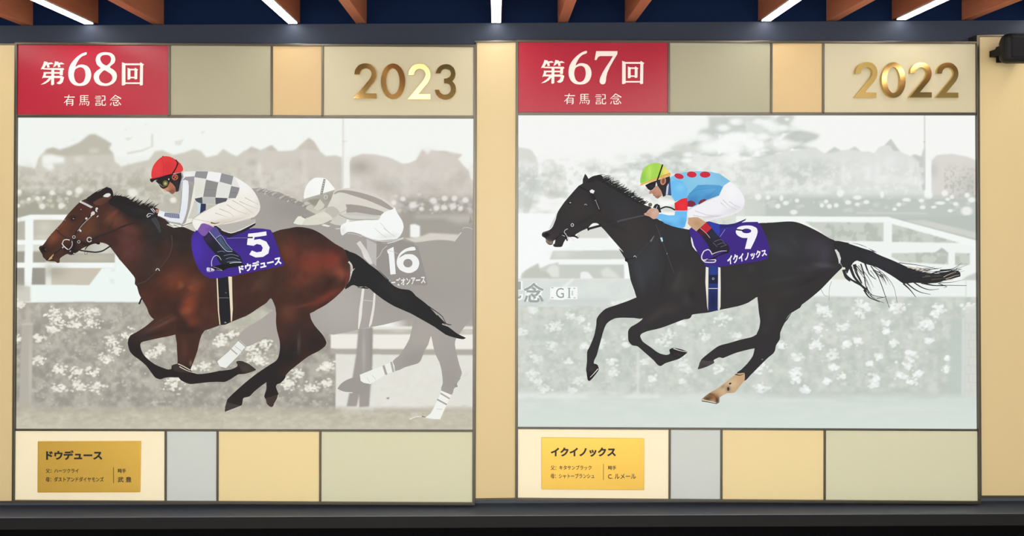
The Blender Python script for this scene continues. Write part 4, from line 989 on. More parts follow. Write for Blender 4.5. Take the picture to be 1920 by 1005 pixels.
# ---- the rider in checked silks
arm = E1()
boot1 = E1(); legs1 = E1(); helmet1 = E1(); head_j1 = E1(); silks1 = E1(); hand1 = E1()
boot1.poly(A4('205,220 262,165 330,130 380,205 430,280 480,342 555,405 572,470 480,478 380,480 345,440 318,380 240,290'), (30, 31, 42), [A4.b(250, 230, 60, 60, 40, (58, 40, 84), .8), A4.b(400, 300, 40, 90, -35, (52, 60, 84), .7), A4.b(450, 440, 90, 30, 0, (44, 48, 62), .6)], 3, 2)
boot1.poly(A4('262,168 300,130 332,132 378,205 360,222 322,236'), (84, 76, 142), (), None, 1)
boot1.poly(A4('150,150 182,105 215,94 300,130 262,170 220,215 180,195'), (128, 88, 166), [A4.b(270, 150, 40, 30, -40, (112, 76, 156))], 3, 2)
boot1.line(A4('262,170 325,245 420,352 480,358'), 1.1, (186, 194, 212)); boot1.line(A4('322,240 375,208 430,290 480,345'), 1.0, (150, 164, 190)); boot1.poly(A4('335,245 372,215 420,300 470,345 425,345'), (70, 88, 114), (), None, 1)
for s in ('400,400 470,385 540,405', '420,430 480,415 555,440', '430,460 500,452 560,455', '340,365 380,355 410,365'): boot1.line(A4(s), 1.0, (120, 130, 150))
boot1.poly(A4('270,508 330,492 390,478 470,478 572,468 592,488 520,505 440,516 385,545 330,535'), (22, 22, 28), (), None, 1); boot1.line(A4('300,505 345,518 388,540 330,532'), 0.9, (150, 148, 160)); boot1.line(A4('455,470 500,462 568,462'), 1.2, (206, 206, 216))
boot1.line(A4('288,500 284,460 298,418 325,397 356,408 376,440'), 1.5, (196, 196, 208), 0.8)
legs1.poly(A2('893,255 960,290 1040,345 1095,408 1132,480 1146,545 1132,592 1090,637 1000,662 900,690 750,716 700,722 640,702 590,700 552,765 518,728 505,682 520,652 590,606 720,532 838,475 915,455 940,410 950,365 915,300'), (238, 234, 225), [A2.b(980, 340, 60, 110, -30, (243, 243, 240), .9), A2.b(800, 680, 260, 30, -10, (212, 202, 186), .8), A2.b(1040, 600, 120, 50, -20, (222, 214, 202), .7), A2.b(560, 700, 50, 60, 0, (244, 242, 238), .8), A2.b(1125, 520, 25, 80, 0, (222, 216, 206), .7)], 4, 2)
for s in ('880,480 980,535 1090,610', '830,520 930,580 1040,615', '950,490 1040,530 1120,560', '760,560 860,600 900,640', '720,600 840,640', '1000,455 1070,490 1130,520'): legs1.line(A2(s), 1.0, (176, 160, 142), 0.3)
legs1.line(A2('520,655 700,690 760,688 900,685'), 0.8, (190, 176, 158), 0.3); legs1.line(A2('680,690 720,700 760,690'), 3, (120, 88, 78), 0.6); legs1.line(A2('740,720 830,690 1000,640'), 1.2, (196, 182, 164), 0.4)
silks1.poly(A2('415,222 430,210 540,203 650,205 780,222 895,252 925,300 952,360 915,460 838,470 825,492 725,522 600,512 545,492 520,470 515,320 410,290'), (226, 226, 220), [A2.b(470, 240, 60, 30, 0, (242, 242, 240)), A2.b(560, 380, 60, 90, 0, (222, 220, 208))], 4, 0)
GC = (146, 146, 149)
for s, col in (('540,206 655,208 636,278 525,262', GC), ('780,224 893,252 875,335 762,305', GC), ('635,286 750,312 735,380 725,452 607,448 620,370', (142, 140, 138)), ('872,345 952,362 915,460 845,460', (138, 138, 140)), ('525,465 600,450 603,510 580,508 545,492', (80, 80, 90)), ('722,455 838,460 825,490 725,520', (88, 88, 96)), ('605,450 722,455 722,519 604,510', (186, 186, 182)), ('655,209 780,224 762,305 638,282', (240, 241, 240))):
    silks1.poly(A2(s), col, (), None, 0)
silks1.line(A2('618,378 735,383'), 0.7, (120, 118, 118)); silks1.line(A2('870,408 935,412'), 0.8, (116, 116, 120))
silks1.poly(A2('413,290 440,260 525,254 524,312 470,302'), (150, 150, 156), (), None, 0)
# near arm hanging to the reins
arm.poly(A2('520,500 560,500 590,520 582,590 540,628 505,655 465,655 480,560'), (205, 204, 190), (), None, 1); arm.poly(A2('545,492 590,515 582,588 545,622 560,560'), (196, 216, 230), (), None, 1); arm.poly(A2('585,510 634,513 632,572 578,605'), (46, 52, 82), (), None, 0)
arm.poly(A2('525,312 532,460 502,560 465,655 508,650 500,682 435,728 330,738 262,710 300,695 400,716 440,690 470,560 500,430'), (232, 230, 220), (), None, 1)
for s in ('280,706 330,728', '330,712 390,735', '400,725 470,700 505,690'): arm.line(A2(s), 1.4, (70, 60, 62), 0.5)
arm.poly(A2('463,296 526,312 502,450 482,560 442,692 410,716 345,704 402,704 428,660 457,560 467,430'), (166, 161, 155), [A2.b(490, 400, 20, 90, 0, (150, 146, 143))], 4, 1)
arm.poly(A2('405,300 465,296 472,400 457,560 428,660 404,704 388,692 300,682 250,655 182,628 180,600 192,575 240,588 330,602 388,606 398,520 408,430'), (228, 231, 236), [A2.b(430, 400, 30, 120, 0, (238, 239, 240)), A2.b(240, 630, 60, 30, 15, (240, 241, 243))], 4, 2)
arm.poly(A2('248,595 310,600 384,610 386,652 300,645 238,630'), (122, 127, 150), (), None, 1)
for k in range(7): arm.line(A2([(262 + k * 17, 600 + k * 2), (258 + k * 17, 636 + k * 2)]), 0.6, (176, 180, 198))
arm.line(A2('412,300 405,420 398,520 384,605'), 1.4, (128, 150, 160), 0.8); arm.line(A2('190,628 250,658 300,685 400,704'), 0.9, (120, 120, 130))
hand1.poly(A2('68,628 72,590 98,558 140,548 190,564 186,600 165,632 110,652 82,645'), (38, 35, 37), (), None, 2); hand1.poly(A2('160,568 190,565 186,598 170,602'), (186, 132, 104), (), None, 1)
for s in ('115,560 135,585 150,600', '130,556 150,580 160,592', '75,630 95,605 140,610', '80,640 115,622'): hand1.line(A2(s), 1.4, (226, 226, 228), 0.6)
# head and cap
head_j1.poly(A2('375,388 388,300 415,222 422,262 402,300 395,392'), (152, 152, 162), (), None, 1)
head_j1.poly(A2('165,292 300,240 402,218 406,262 388,330 376,395 352,402 335,350 290,300 230,300'), (40, 33, 35), (), None, 1)
head_j1.poly(A2('226,368 262,352 282,300 318,322 342,352 353,395 320,425 292,412 302,402 268,396 248,380'), (178, 112, 86), [A2.b(320, 395, 40, 30, 0, (126, 80, 64), .8), A2.b(265, 375, 24, 16, 0, (214, 156, 126), .7)], 3, 1)
head_j1.line(A2('208,360 226,390 248,420'), 2.6, (238, 204, 178), 1.2); head_j1.line(A2('285,402 305,402'), 1.0, (84, 44, 40))
head_j1.poly(A2('160,296 230,280 292,272 296,300 270,355 230,372 205,355 188,325'), (36, 32, 31), (), None, 2); head_j1.disc(A2([(252, 320)])[0], 5.2, 5.6, (104, 100, 62)); head_j1.disc(A2([(252, 322)])[0], 2.6, 2.8, (178, 176, 116)); head_j1.line(A2('195,325 225,350 245,352'), 1.6, (128, 120, 88), 0.6); head_j1.disc(A2([(284, 282)])[0], 1.0, 1.6, (220, 220, 220))
head_j1.disc(A2([(342, 263)])[0], 5.8, 5.6, (204, 100, 78)); head_j1.disc(A2([(342, 264)])[0], 4.2, 4.0, (60, 38, 36)); head_j1.line(A2('325,280 345,265 352,245'), 1.4, (206, 104, 80)); head_j1.line(A2('330,252 345,262 362,275'), 1.2, (206, 104, 80))
head_j1.poly(A2('318,285 350,300 378,300 376,392 352,400 340,335'), (48, 42, 46), (), None, 1)
helmet1.poly(A2('125,274 120,212 140,150 180,100 228,66 290,68 345,94 390,130 414,165 419,195 395,218 330,226 250,246 190,266'), (222, 58, 62), [A2.b(180, 170, 60, 90, 15, (232, 66, 66), .7), A2.b(280, 180, 50, 80, 0, (206, 46, 52), .6), A2.b(390, 180, 30, 40, -30, (226, 62, 68), .6)], 3, 2)
helmet1.line(A2('215,80 235,150 230,250'), 0.7, (186, 40, 46)); helmet1.disc(A2([(229, 68)])[0], 1.8, 1.2, (180, 38, 44))
helmet1.poly(A2('105,282 190,264 250,244 312,226 305,246 200,282 150,292 126,314 108,298'), (38, 26, 27), (), None, 1); helmet1.line(A2('108,278 190,262 250,244 325,226'), 1.4, (196, 44, 50), 0.6)
helmet1.line(A2('350,98 366,130 348,180 312,240'), 2.2, (36, 26, 28)); helmet1.line(A2('376,130 350,185 326,230'), 0.9, (60, 30, 32))

hz = horse.build('bay_horse_print', box1, 'bay racehorse with black legs, printed in full colour')
for k, n in ((foreleg_a, 'foreleg'), (foreleg_b, 'foreleg'), (hind_a, 'hind_leg'), (hind_b, 'hind_leg'), (tail1, 'tail'), (mane1, 'mane'), (head1, 'face_detail'), (bridle1, 'bridle'), (girth1, 'girth'), (saddle1, 'saddle')): k.build(n, hz, None, 'stuff' if n in ('face_detail', 'bridle', 'mane', 'tail') else None)
for k in hoofs1: k.build('hoof', hz)
cloth1.build('saddle_cloth', hz, 'purple saddle cloth numbered 5')
jr = silks1.build('jockey_print', box1, 'jockey in grey and white checked silks and red cap')
for k, n, l in ((legs1, 'breeches', None), (boot1, 'boot', None), (arm, 'sleeve', None), (hand1, 'glove', None), (head_j1, 'face', None), (helmet1, 'cap', 'red cap')): k.build(n, jr, l)

# ================================================================== picture two: the black horse
box2, q2 = light_box(MODS[1], 'large backlit print of a galloping black horse whose jockey wears a lime cap')
c = Canvas(962, 206, 882, 608, (245, 246, 243))
X, Y = c.X, c.Y
n1, n2, n3 = fbm(X, Y, 46, 1), fbm(X, Y, 22, 2), fbm(X, Y, 9, 4)
nt = fbm(X, Y, 26, 3, 2.2)
# statues at the left edge
c.poly(T1('0,288 50,288 120,298 160,312 185,350 210,400 216,500 205,560 190,610 160,760 100,900 0,900'), (219, 219, 214), 1, 1.2, 2); c.poly(T1('60,605 135,592 140,640 130,680 105,690 95,720 90,900 50,900 60,700'), (243, 244, 241), 1, 1.0)
c.poly(T1('262,395 345,390 356,430 420,435 445,500 445,600 430,660 380,705 310,712 262,680 242,610 245,470'), (224, 224, 218), 1, 1.2, 2); c.blob(T1([(325, 670)])[0], 9, 7, (196, 200, 194), 0.7); c.blob(T1([(290, 420)])[0], 10, 6, (242, 243, 240), 0.8)
# pine, treetops, skyline
tree = [(1328, 212), (1490, 212), (1484, 234), (1500, 246), (1538, 253), (1522, 264), (1500, 270), (1538, 284), (1530, 300), (1560, 300), (1560, 380), (1280, 380), (1200, 330), (1150, 292), (1240, 290), (1270, 268), (1305, 262), (1312, 245), (1330, 240)]
c.poly(tree, (229, 232, 227), 1, 4)
tm = np.clip((nt - 0.47) * 9, 0, 1)
c.poly(tree, (199, 204, 197), 0.9, 3, tex=lambda a, b: np.clip((fbm(a, b, 26, 3, 2.2) - 0.46) * 8, 0, 1))
c.poly(tree, (246, 248, 246), 0.95, 3, tex=lambda a, b: np.clip((fbm(a, b, 20, 6, 1.6) - 0.54) * 9, 0, 1))
for s, col, a in (('1610,30 1920,30 1920,180 1800,160 1720,190 1650,150', (203, 208, 201), .75), ('1300,290 1390,262 1540,282 1500,330 1400,330 1310,310', (212, 215, 208), .8), ('1040,350 1110,338 1160,365 1120,382 1060,378', (212, 215, 208), .9), ('780,430 800,425 830,470 870,470 850,500 810,490', (226, 229, 223), .8), ('1000,480 1060,470 1040,510', (226, 229, 223), .8),
                  ('900,520 1000,515 1060,560 960,560', (222, 226, 220), .7)): c.poly(T1(s), col, a, 2.2, 1)
for s, col, a in (('0,30 160,30 300,60 360,100 340,160 200,200 60,180 0,190', (206, 211, 205), .6), ('250,40 340,40 365,90 320,120 260,90', (201, 206, 200), .8), ('340,175 420,150 520,165 600,190 570,225 480,250 380,240 280,230', (193, 197, 191), .85)): c.poly(T2(s), col, a, 2.2, 1)
for x, y, r in ((95, 75, 30), (165, 90, 40), (220, 130, 45), (300, 130, 30), (60, 270, 80), (135, 200, 34), (290, 270, 60), (30, 185, 28), (200, 390, 34), (260, 505, 20), (420, 390, 40), (330, 60, 15)):
    q = T2([(x, y)])[0]; c.disc(q, r / 4.364 * 1.3, r / 4.364 * .8, (247, 249, 247), 0.8, 0.5)
for x, y, r in ((1700, 270, 90), (1600, 290, 60), (1800, 300, 60), (1830, 80, 40), (1780, 390, 50), (1440, 350, 30), (1430, 395, 30), (1730, 130, 40), (1560, 210, 50), (1860, 220, 60)):
    q = T1([(x, y)])[0]; c.disc(q, r / 4.364 * 1.3, r / 4.364 * .7, (247, 249, 247), 0.85, 0.5)
c.poly(T2('-60,400 100,380 300,330 480,300 560,285 600,318 640,340 720,285 770,315 830,308 885,282 940,325 1000,322 1045,338 1080,290 1130,270 1180,220 1230,290 1270,330 1340,360 1375,347 1430,366 1450,300 1458,700 -60,700'), (220, 223, 218), 0.92, 1.0)
c.poly(T2('1130,270 1180,220 1250,320 1200,320 1175,275'), (196, 199, 195), 0.8, 1.0); c.poly(T2('640,345 720,285 775,318 720,330'), (196, 202, 194), 0.7, 1.4); c.poly(T2('845,308 885,282 935,322'), (200, 205, 199), 0.7, 1.2); c.poly(T2('1350,355 1378,347 1430,366 1450,290 1456,640 1430,640 1410,410'), (192, 195, 190), 0.7, 1.4)
sk = np.clip((Y - 290) / 30, 0, 1)
c.mix(sk * np.clip((nt - 0.48) * 6, 0, 1) * 0.7 * np.clip((1590 - X) / 60, 0, 1), (197, 202, 195)); c.mix(sk * np.clip((0.45 - nt) * 6, 0, 1) * 0.6, (236, 238, 235))
c.mix(sk * np.clip((372 - Y) / 15, 0, 1) * np.clip((n3 - 0.52) * 7, 0, 1) * 0.5, (240, 242, 239)); c.mix(sk * np.clip((372 - Y) / 15, 0, 1) * np.clip((0.46 - n3) * 7, 0, 1) * 0.4 * np.clip((1640 - X) / 120, 0.2, 1), (198, 203, 197))
for cx, cy, rx, ry in ((1180, 400, 60, 60), (790, 500, 22, 130), (1075, 500, 30, 160), (1000, 480, 60, 80)): c.blob(T2([(cx, cy)])[0], rx / 4.364, ry / 4.364, (236, 238, 236), 0.6)
c.poly(T2('1512,400 1555,352 1680,342 1800,365 1895,402 1895,700 1512,700'), (219, 216, 210), 1, 1.2); c.blob(T2([(1530, 480)])[0], 10, 16, (196, 196, 190), 0.7); c.blob(T2([(1830, 600)])[0], 16, 30, (190, 190, 182), 0.8); c.blob(T2([(1740, 600)])[0], 24, 20, (200, 202, 196), 0.6)
spk = fbm(X, Y, 4, 7); c.mix(((X > 1770) & (Y > 305)).astype(float) * np.clip((spk - 0.52) * 9, 0, 1) * 0.4 * np.clip((Y - 305) / 20, 0, 1), (168, 166, 152))
c.mix(np.clip((Y - 350) / 20, 0, 1) * np.clip((Y - 360) / 14, 0, 1) * np.clip((X - 1395) / 30, 0, 1) * 0.95, (190, 197, 190))
c.mix(np.clip((Y - 330) / 40, 0, 1) * np.clip((1440 - X) / 50, 0, 1) * np.clip((X - 1270) / 40, 0, 1) * 0.75, (220, 224, 217))
c.mix(np.clip((Y - 340) / 30, 0, 1) * np.clip((1440 - X) / 40, 0, 1) * np.clip((X - 1290) / 60, 0, 1) * np.clip((n3 - .5) * 5, 0, 1) * .6, (200, 205, 198))
c.poly(T2('-20,730 150,730 155,850 -20,850'), (208, 213, 206), 0.8, 2)
for i in range(46):
    x, y = rnd.uniform(1400, 1834), rnd.gauss(380, 7); r = rnd.uniform(1.5, 4.5); c.disc((x, y), r * 1.4, r, (216, 221, 215), 0.5, 0.5)
for x, y, rx, ry in ((95, 695, 26, 26), (175, 700, 18, 18), (255, 770, 22, 20), (320, 745, 24, 18), (412, 725, 18, 16), (285, 705, 16, 24), (615, 765, 17, 17), (650, 732, 18, 16), (677, 772, 20, 19), (733, 763, 20, 18), (765, 665, 28, 30), (905, 700, 34, 18), (905, 755, 20, 14), (980, 737, 24, 17), (1108, 675, 17, 28), (1245, 757, 20, 16), (1308, 718, 34, 15),
                    (1430, 725, 22, 15), (1490, 680, 32, 30), (1210, 795, 18, 13), (1620, 665, 26, 26), (1680, 695, 18, 16), (1803, 680, 20, 20), (1710, 752, 22, 16), (1585, 745, 38, 14), (1665, 808, 20, 14), (1645, 715, 20, 12), (1800, 810, 46, 36), (385, 820, 30, 20), (1440, 780, 24, 16), (1530, 778, 22, 12), (830, 740, 26, 18), (1840, 720, 30, 20)):
    c.disc(T2([(x, y)])[0], rx / 4.364, ry / 4.364, (244, 246, 242), 0.85, 0.3)
c.poly(T2('900,818 1480,822 1480,838 900,834'), (208, 212, 204), 0.8, 1.2)
c.poly(T2('1462,380 1510,400 1508,690 1456,690'), (245, 247, 245), 0.95, 0.7); c.poly(T2('1452,25 1460,25 1462,640 1450,640'), (186, 189, 184), 0.7, 0.6); c.poly(T2('1446,240 1462,240 1462,248 1446,248'), (176, 178, 172), .7, .5)
# rails
W2 = (243, 247, 244)
c.poly(PX([(1380, 405), (1400, 405.5), (1666, 407), (1834, 452), (1838, 584), (1380, 584)]), (240, 244, 241), 1, 0.7)
c.poly(T4('1160,75 1250,85 1895,60 1895,270 1750,230'), (188, 195, 189), 1, 0.8); c.poly(T4('1290,102 1450,98 1895,205 1895,255'), (210, 212, 204), 0.95, 1.2)
c.poly(T4('0,68 1160,75 1895,272 1895,330 1750,288 1190,132 1170,112 0,106'), W2, 1, 0.6)
gap = (204, 208, 199)
for s in ('480,114 1120,120 1120,272 690,270 600,190', '1190,130 1750,287 1190,276', '1184,370 1650,362 1650,462 1260,440 1184,400', '1705,366 1826,372 1826,464 1705,468'):
    c.poly(T4(s), gap, 1, 0.8); c.poly(T4(s), (180, 186, 176), 0.7, 0.8, tex=mott(12, .45, .62))
c.poly(T4('1535,368 1570,345 1595,325 1620,340 1645,366'), (184, 188, 182), 1, 0.8); c.poly(T4('1760,590 1800,560 1895,520 1895,592'), (200, 204, 198), 1, 1.4); c.poly(T4('560,590 1895,596 1895,725 560,722'), (237, 242, 238), 1, 0.8); c.poly(T4('1790,600 1797,600 1797,725 1788,725'), (214, 218, 212), 0.9, 0.6)
c.poly(T4('500,720 1895,726 1895,736 500,732'), (190, 197, 190), 0.6, 1.0); c.poly(T4('700,490 800,480 830,588 690,585'), (220, 222, 208), 0.9, 1.4)
# rails, plants and lettered banner at the left
c.poly(T3('0,0 360,0 330,200 900,200 960,380 1000,540 0,540'), (246, 249, 247), 1, 1)
c.poly(T3('540,130 640,110 740,95 790,205 525,206'), (216, 218, 211), 1, 1.0); c.poly(T3('500,206 800,206 900,300 450,298'), W2, 1, 0.8)
c.poly(T3('335,308 895,300 930,376 308,378'), (203, 207, 200), 1, 1.0); c.blob(T3([(400, 335)])[0], 20, 8, (222, 225, 219), 0.7)
c.poly(T3('378,380 930,380 945,420 370,418'), W2, 1, 0.7); c.poly(T3('300,420 915,420 920,535 300,535'), (201, 205, 198), 1, 0.8)
c.poly(T3('70,535 80,490 150,440 215,408 225,450 300,420 380,400 385,535'), (206, 209, 200), 1, 1.2); c.poly(T3('80,530 110,470 180,440 215,415 230,470 300,480 330,530'), (192, 196, 186), 0.8, 1.6)
c.poly(T3('280,470 310,430 350,420 385,440 385,520 330,520'), (230, 232, 227), .8, 1.6); c.poly(T3('558,490 580,475 620,480 640,500 668,535 558,535'), (238, 240, 237), 1, 0.8); c.poly(T3('725,470 780,440 850,490 890,535 740,520'), (226, 229, 222), .8, 2)
c.poly(T3('0,535 985,540 1010,680 760,752 0,755'), (216, 223, 218), 1, 0.8); c.mix(((Y > 523) & (Y < 572) & (X < 1180)).astype(float) * np.clip((n2 - .48) * 4, 0, 1) * 0.4, (227, 231, 225)); c.poly(T3('485,540 510,540 270,752 235,752'), (236, 241, 237), 0.9, 1.2)
c.poly(T3('0,690 900,700 760,755 0,756'), (202, 209, 204), 0.6, 3)
# hedge in blossom
hm = np.clip((Y - 571) / 6, 0, 1) * np.clip((745 - Y) / 14, 0, 1)
hm = np.where(X > 1380, np.clip((Y - 556.5) / 2, 0, 1) * np.clip((745 - Y) / 14, 0, 1), hm)
c.mix(hm, (201, 207, 199)); c.mix(hm * np.clip((n1 - 0.45) * 4, 0, 1) * 0.5 * (X > 1300), (194, 204, 195)); c.mix(hm * np.clip((n2 - 0.48) * 5, 0, 1) * 0.5, (214, 216, 207)); c.mix(hm * np.clip((0.45 - n2) * 5, 0, 1) * 0.45, (184, 193, 185)); c.mix(hm * np.clip((n3 - 0.52) * 6, 0, 1) * 0.4, (219, 222, 214)); c.mix(hm * np.clip((0.45 - n3) * 6, 0, 1) * 0.3, (180, 188, 180))
for _ in range(120):
    x, y = rnd.uniform(970, 1790), rnd.uniform(575, 730); c.flowers((x, y), rnd.uniform(6, 14), (218, 222, 214), 7, (1.4, 3.6), 0.5)
for x, y, r in ((155, 90, 40), (430, 130, 45), (330, 190, 50), (300, 220, 45), (80, 240, 45), (510, 150, 30), (560, 220, 30), (290, 350, 45), (170, 440, 50), (430, 460, 40), (160, 560, 50), (190, 610, 30), (240, 665, 45), (500, 600, 50), (450, 680, 36), (740, 470, 40), (740, 550, 45), (640, 340, 50), (540, 350, 40), (850, 340, 30), (1120, 320, 60), (1160, 270, 50), (1420, 280, 50), (1260, 470, 60), (1290, 530, 40), (1040, 590, 40), (985, 470, 40), (1540, 520, 50), (1260, 612, 30), (1660, 270, 40), (760, 40, 40), (1560, 150, 60), (1250, 180, 40)):
    q = T5([(x, y)])[0]; c.flowers(q, r / 3.941, (235, 239, 234), 24, (1.6, 3.6), 0.85, 1.05)
for x, y, r in ((590, 100, 55), (560, 70, 40), (830, 110, 40), (840, 40, 50), (880, 60, 40), (1120, 70, 65), (1090, 50, 40), (530, 220, 40), (720, 210, 40), (1030, 180, 38), (1030, 240, 26), (1330, 200, 65), (1350, 180, 40), (1420, 70, 60), (1390, 110, 34), (540, 330, 50), (480, 350, 34), (740, 335, 30), (810, 310, 28), (380, 430, 50), (360, 540, 48), (370, 590, 40), (640, 420, 55), (640, 510, 34), (705, 570, 34), (600, 610, 28), (980, 430, 34), (910, 480, 22), (950, 590, 48), (935, 640, 34), (1205, 400, 40), (1200, 480, 60), (1140, 570, 38), (1220, 600, 50), (1270, 550, 30), (1490, 440, 20), (1475, 520, 34), (100, 510, 60), (110, 660, 50), (430, 672, 34), (260, 340, 40), (1640, 70, 40), (1085, 330, 30), (1350, 310, 30)):
    q = T6([(x, y)])[0]; c.flowers(q, r / 3.941, (240, 243, 240), 26, (1.6, 3.8), 0.9, 1.05)
c.poly(T6('1510,150 1612,140 1606,720 1490,715'), (191, 202, 194), 0.85, 1.6); c.poly(T6('1590,140 1612,140 1608,720 1586,720'), (214, 221, 214), 0.8, 1); c.poly(T6('1614,60 1712,40 1712,740 1610,730'), (215, 217, 209), 0.85, 1.5)
for k in range(9):
    c.poly(T6([(1616, 180 + k * 62), (1708, 184 + k * 62), (1708, 187 + k * 62), (1616, 183 + k * 62)]), (196, 198, 190), 0.8, .5)
    for j in range(2): c.poly(T6([(1640 + j * 34 + (k % 2) * 16, 182 + k * 62), (1643 + j * 34 + (k % 2) * 16, 182 + k * 62), (1643 + j * 34 + (k % 2) * 16, 244 + k * 62), (1640 + j * 34 + (k % 2) * 16, 244 + k * 62)]), (196, 198, 190), 0.7, .5)
c.poly(T5('922,390 940,390 940,700 922,700'), (226, 231, 225), 0.7, 1.6)
gt = np.clip((Y - 733 - 6 * n2) / 14, 0, 1)
c.mix(gt, (213, 221, 215)); fl = fbm(X, Y, 8, 6, 4); c.mix(gt * np.clip((fl - 0.5) * 5, 0, 1) * 0.4, (222, 227, 221)); c.mix(gt * np.clip((0.46 - fl) * 5, 0, 1) * 0.35 * np.clip((775 - Y) / 30, 0.15, 1), (202, 210, 204)); c.mix(np.clip((Y - 770) / 30, 0, 1) * 0.5, (215, 225, 219))
c.poly(T6('700,745 1700,740 1710,760 700,765'), (200, 212, 205), 0.4, 3)
bg2 = c.build('scenery_print', box2, q2, YF, label='very pale racecourse scenery with white rails and blossom')

P2 = Panel(YF)
E2 = lambda: Ink(P2)
banner = E2()
NEN = [T7([(176, 405), (520, 405), (520, 745), (176, 745)])]
banner.text('念', T7([(172, 408), (518, 412), (512, 742), (166, 738)]), (246, 249, 247), 0.1); banner.text('念', T7([(182, 418), (508, 422), (502, 730), (176, 728)]), (160, 167, 163), 0.02)
for s, w in (('118,390 118,540', 11), ('84,480 120,500', 6), ('84,668 140,655 140,600', 8)): banner.line(T7(s), w, (246, 249, 247), None, 0)
for s, w in (('118,400 118,530', 5), ('84,660 128,648 132,620', 4)): banner.line(T7(s), w, (166, 172, 168), None, 0)
banner.poly(T7('600,488 1028,484 1026,678 840,676 800,690 720,690 600,676'), (244, 247, 245), (), None, 0)
banner.text('G', T7([(692, 502), (815, 502), (815, 660), (692, 660)]), (150, 156, 153)); banner.line(T7('898,508 898,652'), 2.6, (158, 164, 160), None, 0)
for s in ('872,506 924,506', '872,654 924,654', '615,500 650,500', '615,654 650,654', '965,508 995,508', '965,656 1000,656'): banner.line(T7(s), 1.3, (158, 164, 160), None, 0)
banner.poly(T7('936,545 962,545 960,620 934,620'), (206, 212, 208), (), None, 0)
banner.build('banner_lettering', box2)

K = (47, 45, 47)
kb = [B1.b(420, 420, 160, 120, -30, (54, 50, 48), .7), B1.b(200, 650, 70, 50, -20, (58, 50, 52), .8), B1.b(700, 300, 250, 120, 30, (48, 48, 51), .6), B1.b(620, 480, 60, 80, 0, (50, 44, 42), .7), B1.b(850, 420, 130, 90, 20, (52, 53, 57), .7), B1.b(930, 640, 200, 180, 20, (58, 53, 52), .8), B1.b(1000, 800, 150, 120, 0, (54, 50, 50), .6), B1.b(150, 720, 50, 24, 20, (118, 102, 88), .8),
      B3.b(250, 500, 180, 200, 0, (54, 58, 62), .8), B3.b(550, 200, 120, 150, 0, (50, 52, 56), .7), B3.b(620, 640, 150, 160, 0, (58, 54, 54), .7), B3.b(650, 820, 60, 60, 0, (66, 61, 62), .6), B3.b(540, 700, 60, 40, 0, (64, 60, 60), .5), B3.b(450, 900, 160, 70, -20, (54, 50, 52), .7), B3.b(760, 600, 60, 200, 0, (46, 44, 44), .7),
      B5.b(250, 300, 220, 180, 0, (54, 55, 59), .8), B5.b(560, 330, 130, 120, 0, (62, 60, 70), .8), B5.b(620, 490, 110, 30, 5, (84, 78, 86), .8), B5.b(480, 520, 160, 40, 0, (60, 58, 62), .6), B5.b(600, 560, 100, 40, -20, (46, 43, 45), .7), B5.b(200, 560, 220, 160, 0, (50, 51, 53), .7), B5.b(300, 740, 160, 40, -20, (58, 54, 54), .6), B5.b(350, 270, 14, 70, -40, (64, 66, 68), .5),
      B5.b(120, 800, 160, 160, 0, (52, 48, 46), .7), B4.b(520, 680, 180, 150, 0, (54, 51, 50), .6), B4.b(640, 520, 40, 40, 0, (62, 62, 68), .5), B7.b(750, 260, 130, 40, -35, (64, 58, 58), .7), B7.b(900, 200, 80, 60, 0, (60, 55, 54), .6), B7.b(420, 240, 140, 50, -10, (50, 46, 48), .6), B8.b(830, 290, 40, 40, 0, (58, 55, 58), .6), B8.b(850, 480, 60, 60, 0, (48, 46, 50), .6)]
kb += [B3.b(330, 330, 60, 260, 18, (56, 58, 62), .55), B3.b(200, 600, 40, 180, -10, (64, 68, 72), .5), B3.b(560, 620, 30, 110, 20, (70, 66, 66), .5), B3.b(690, 760, 40, 90, 0, (38, 36, 37), .6), B3.b(420, 640, 22, 160, 10, (40, 39, 41), .5), B4.b(900, 330, 160, 60, 20, (60, 62, 68), .55), B5.b(250, 620, 180, 24, -10, (60, 60, 63), .5), B5.b(640, 400, 60, 120, 10, (70, 66, 80), .55), B5.b(480, 640, 150, 24, -25, (40, 37, 39), .6), B1.b(560, 330, 110, 14, 60, (36, 34, 36), .6), B1.b(480, 520, 120, 16, -25, (36, 33, 34), .6), B1.b(760, 560, 150, 20, 30, (38, 36, 37), .5), B7.b(640, 430, 20, 90, 0, (62, 57, 58), .5), B7.b(240, 330, 20, 80, 10, (60, 56, 58), .5), B8.b(880, 150, 60, 120, 10, (58, 56, 58), .5)]
horse2, tail2, mane2, bridle2, girth2, cloth2, head2, sock2 = [E2() for _ in range(8)]
hoofs2 = [E2() for _ in range(3)]
fore2a, fore2b, hind2a, hind2b = E2(), E2(), E2(), E2()
fore2a.poly(B7('640,60 700,180 630,285 540,282 430,280 370,286 320,310 285,342 260,400 235,490 205,600 195,635 172,682 170,712 203,725 212,748 213,775 170,832 130,875 110,866 100,800 95,770 103,690 105,600 130,550 170,450 190,350 195,292 220,250 280,195 380,160 480,125 570,88'), K, kb, 3.2, 3)
hoofs2[0].poly(B7('100,780 130,740 172,714 203,725 213,770 170,832 130,875 110,866'), (38, 34, 36), [B7.b(150, 760, 50, 30, -30, (64, 58, 58), .8)], 4, 2); hoofs2[0].line(B7('207,762 165,810 133,842'), 1.8, (226, 222, 214), 0.9); hoofs2[0].poly(B7('212,772 170,832 130,870 150,832'), (24, 20, 22), (), None, 0)
hind2b.poly(B8('800,300 860,400 820,470 732,468 640,487 540,515 430,560 400,553 372,562 342,580 347,605 280,640 195,666 200,640 225,575 300,510 390,445 480,420 600,385 700,362 745,337'), K, kb, 3.5, 3)
